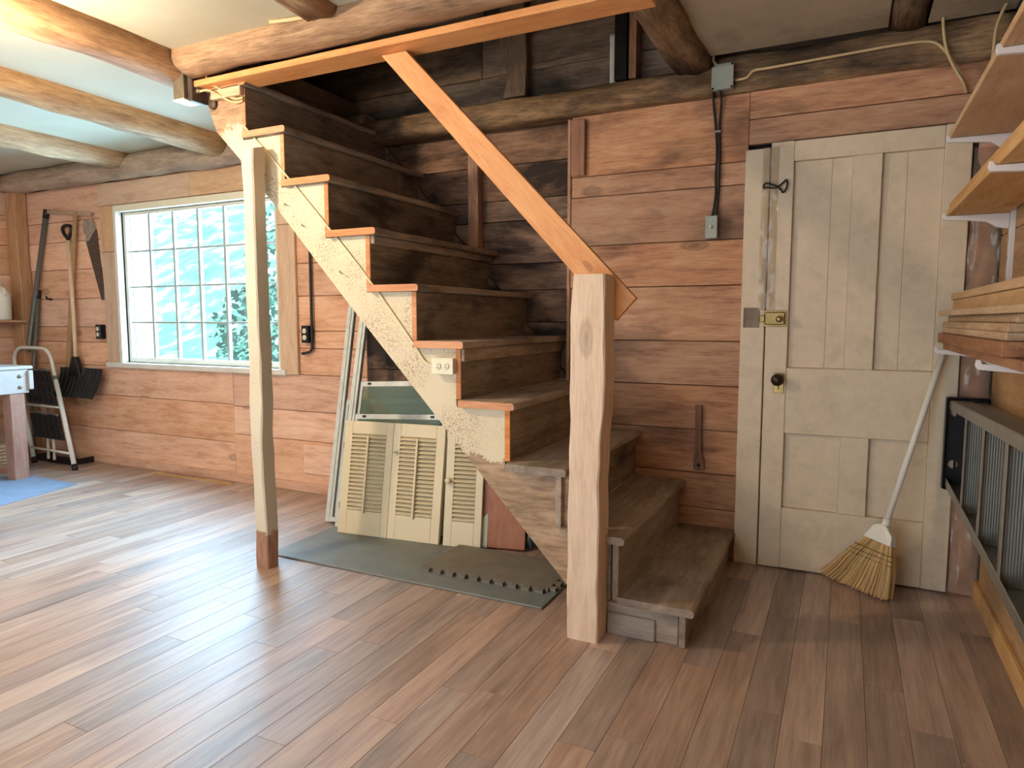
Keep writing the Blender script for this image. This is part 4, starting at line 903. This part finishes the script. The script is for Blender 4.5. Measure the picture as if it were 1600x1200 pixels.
for a, b in ((.5, .35), (.62, .5)): tube('rear_leg', [lt0.lerp(rt0, a) + Vector((.10, .03, -.35)), lf0.lerp(rf0, b) + Vector((-.06, .04, .03))], .011, MS, ss, 8)
ty = thing('black_tray', 'shallow black tray on the floor behind the step stool', 'tray', (-5.85, -.03, 0))
box('tray_base', -6.05, -5.55, -.09, .07, .002, .012, M_black, ty); box('tray_rim', -6.05, -5.55, -.10, -.09, .002, .05, M_black, ty); box('tray_rim', -5.55, -5.54, -.09, .07, .002, .05, M_black, ty); box('tray_rim', -6.06, -6.05, -.09, .07, .002, .05, M_black, ty)

# snow shovel standing against the wall
sv = thing('snow_shovel', 'black ribbed snow shovel with a wooden shaft against the wall', 'shovel', (-5.55, .03, .54))
vs, fs = [], []; NXs, NZs = 44, 10
for j in range(NZs + 1):
    v_ = j / NZs
    for i in range(NXs + 1):
        u = i / NXs; x = -5.835 + .545 * u - .02 * (1 - v_) * (1 if u > .5 else -1); z = .545 + .235 * v_
        y = .045 - .10 * (1 - (2 * v_ - 1) ** 2) ** .5 * .0 - .085 * (1 - v_) ** 1.6 + .0 - .007 * (1 if math.sin(u * 11 * 2 * math.pi) > 0 else 0) + .02 * (abs(2 * u - 1) ** 4) * -1
        vs.append((x, y, z))
for j in range(NZs):
    for i in range(NXs): fs.append((j * (NXs + 1) + i, j * (NXs + 1) + i + 1, (j + 1) * (NXs + 1) + i + 1, (j + 1) * (NXs + 1) + i))
bl = mk('blade', vs, fs, M_black, sv); bl.modifiers.new('thick', 'SOLIDIFY').thickness = .006
prism('blade_socket', [(-5.76, .69), (-5.57, .69), (-5.635, .87), (-5.685, .87)], 'xz', .02, .062, M_black, sv, bev=.006)
tube('shaft', [(-5.655, .04, .74), (-5.665, .05, 1.2), (-5.690, .06, 1.81)], .0155, W('tan', 'Z', dark='#c2a584', mid='#d6bd9d', light='#e0cbb0'), sv, 12)
g_ = [(-5.69, .06, 1.79), (-5.70, .06, 1.825), (-5.745, .06, 1.87), (-5.755, .06, 1.915), (-5.70, .06, 1.93), (-5.645, .06, 1.915), (-5.655, .06, 1.87), (-5.69, .06, 1.825)]
tube('grip', g_, .014, M_black, sv, 10, sub=4)
# hand saw, wooden square, poles
hs_ = thing('hand_saw', 'rusty hand saw hanging blade down beside the window', 'saw', (-5.4, .09, 1.32))
prism('saw_blade', [(-5.515, 1.80), (-5.375, 1.885), (-5.312, 1.33), (-5.355, 1.325)], 'xz', .090, .094, M_rust, hs_)
prism('saw_handle', [(-5.535, 1.93), (-5.515, 1.965), (-5.44, 1.955), (-5.42, 1.975), (-5.395, 1.94), (-5.385, 1.88), (-5.47, 1.80), (-5.51, 1.79), (-5.50, 1.84), (-5.53, 1.87)], 'xz', .082, .098, W('stepg', 'Z'), hs_, bev=.002)
for a, b in ((-5.47, 1.84), (-5.43, 1.86)): lathe('saw_bolt', [(.008, 0), (.008, .003), (0, .004)], (a, .082, b), (0, -1, 0), M_brass, hs_, 10)
tq = thing('t_square', 'tall wooden T-square leaning on the wall by the snow shovel', 'square', (-5.75, .05, .6))
prism('blade_strip', [(-5.86, .62), (-5.80, .62), (-5.562, 2.03), (-5.605, 2.03)], 'xz', .058, .066, W('tan', 'Z', dark='#937252', mid='#a98864', light='#b99b78'), tq); prism('head_strip', [(-5.965, 2.043), (-5.965, 2.072), (-5.40, 2.015), (-5.40, 1.985)], 'xz', .066, .080, W('tan', dark='#937252', mid='#a98864', light='#b99b78'), tq)
for lb, a, b, r_, m in (('long grey metal pole leaning in the left corner', (-6.44, .02, .40), (-6.005, .075, 2.01), .020, M_grey), ('short grey pole with black tip beside the long pole', (-6.30, .03, .45), (-6.17, .07, 1.35), .016, M_grey)):
    t = thing('pole', lb, 'pole', a); tube('pole_shaft', [(a[0], a[1], 0.0), a, b], r_, m, t, 12)
    bv = Vector(b); dv = (bv - Vector(a)).normalized(); tube('pole_tip', [bv, bv + dv * .07], r_ * 1.12, M_black, t, 12)
wsf = thing('corner_shelf', 'small board shelf in the left corner holding a white jug', 'shelf', (-6.3, -.3, 1.15)); box('shelf_board', -6.445, -6.215, -1.0, -.004, 1.148, 1.168, W('right', 'Y'), wsf)
jg = thing('jug', 'white plastic jug on the corner shelf at the left edge', 'jug', (-6.325, -.15, 1.168))
prof = [(.0, 0), (.075, 0), (.082, .008), (.082, .19), (.074, .225), (.045, .262), (.022, .275), (.022, .295), (.0, .295)]
lathe('jug_body', prof, (-6.325, -.15, 1.168), (0, 0, 1), M_broomw, jg, 20); lathe('jug_cap', [(.026, 0), (.026, .022), (0, .022)], (-6.325, -.15, 1.461), (0, 0, 1), M_broomw, jg, 14)
tube('jug_handle', [(-6.245, -.15, 1.37), (-6.225, -.15, 1.40), (-6.25, -.15, 1.43), (-6.285, -.15, 1.425)], .009, M_broomw, jg, 8, sub=3)
o = tube('peg', [(-6.03, .10, 1.34), (-6.03, .06, 1.345), (-6.02, .05, 1.365)], .008, M_iron, None, 8); tag(o, 'small dark peg in the wall right of the poles', 'peg')
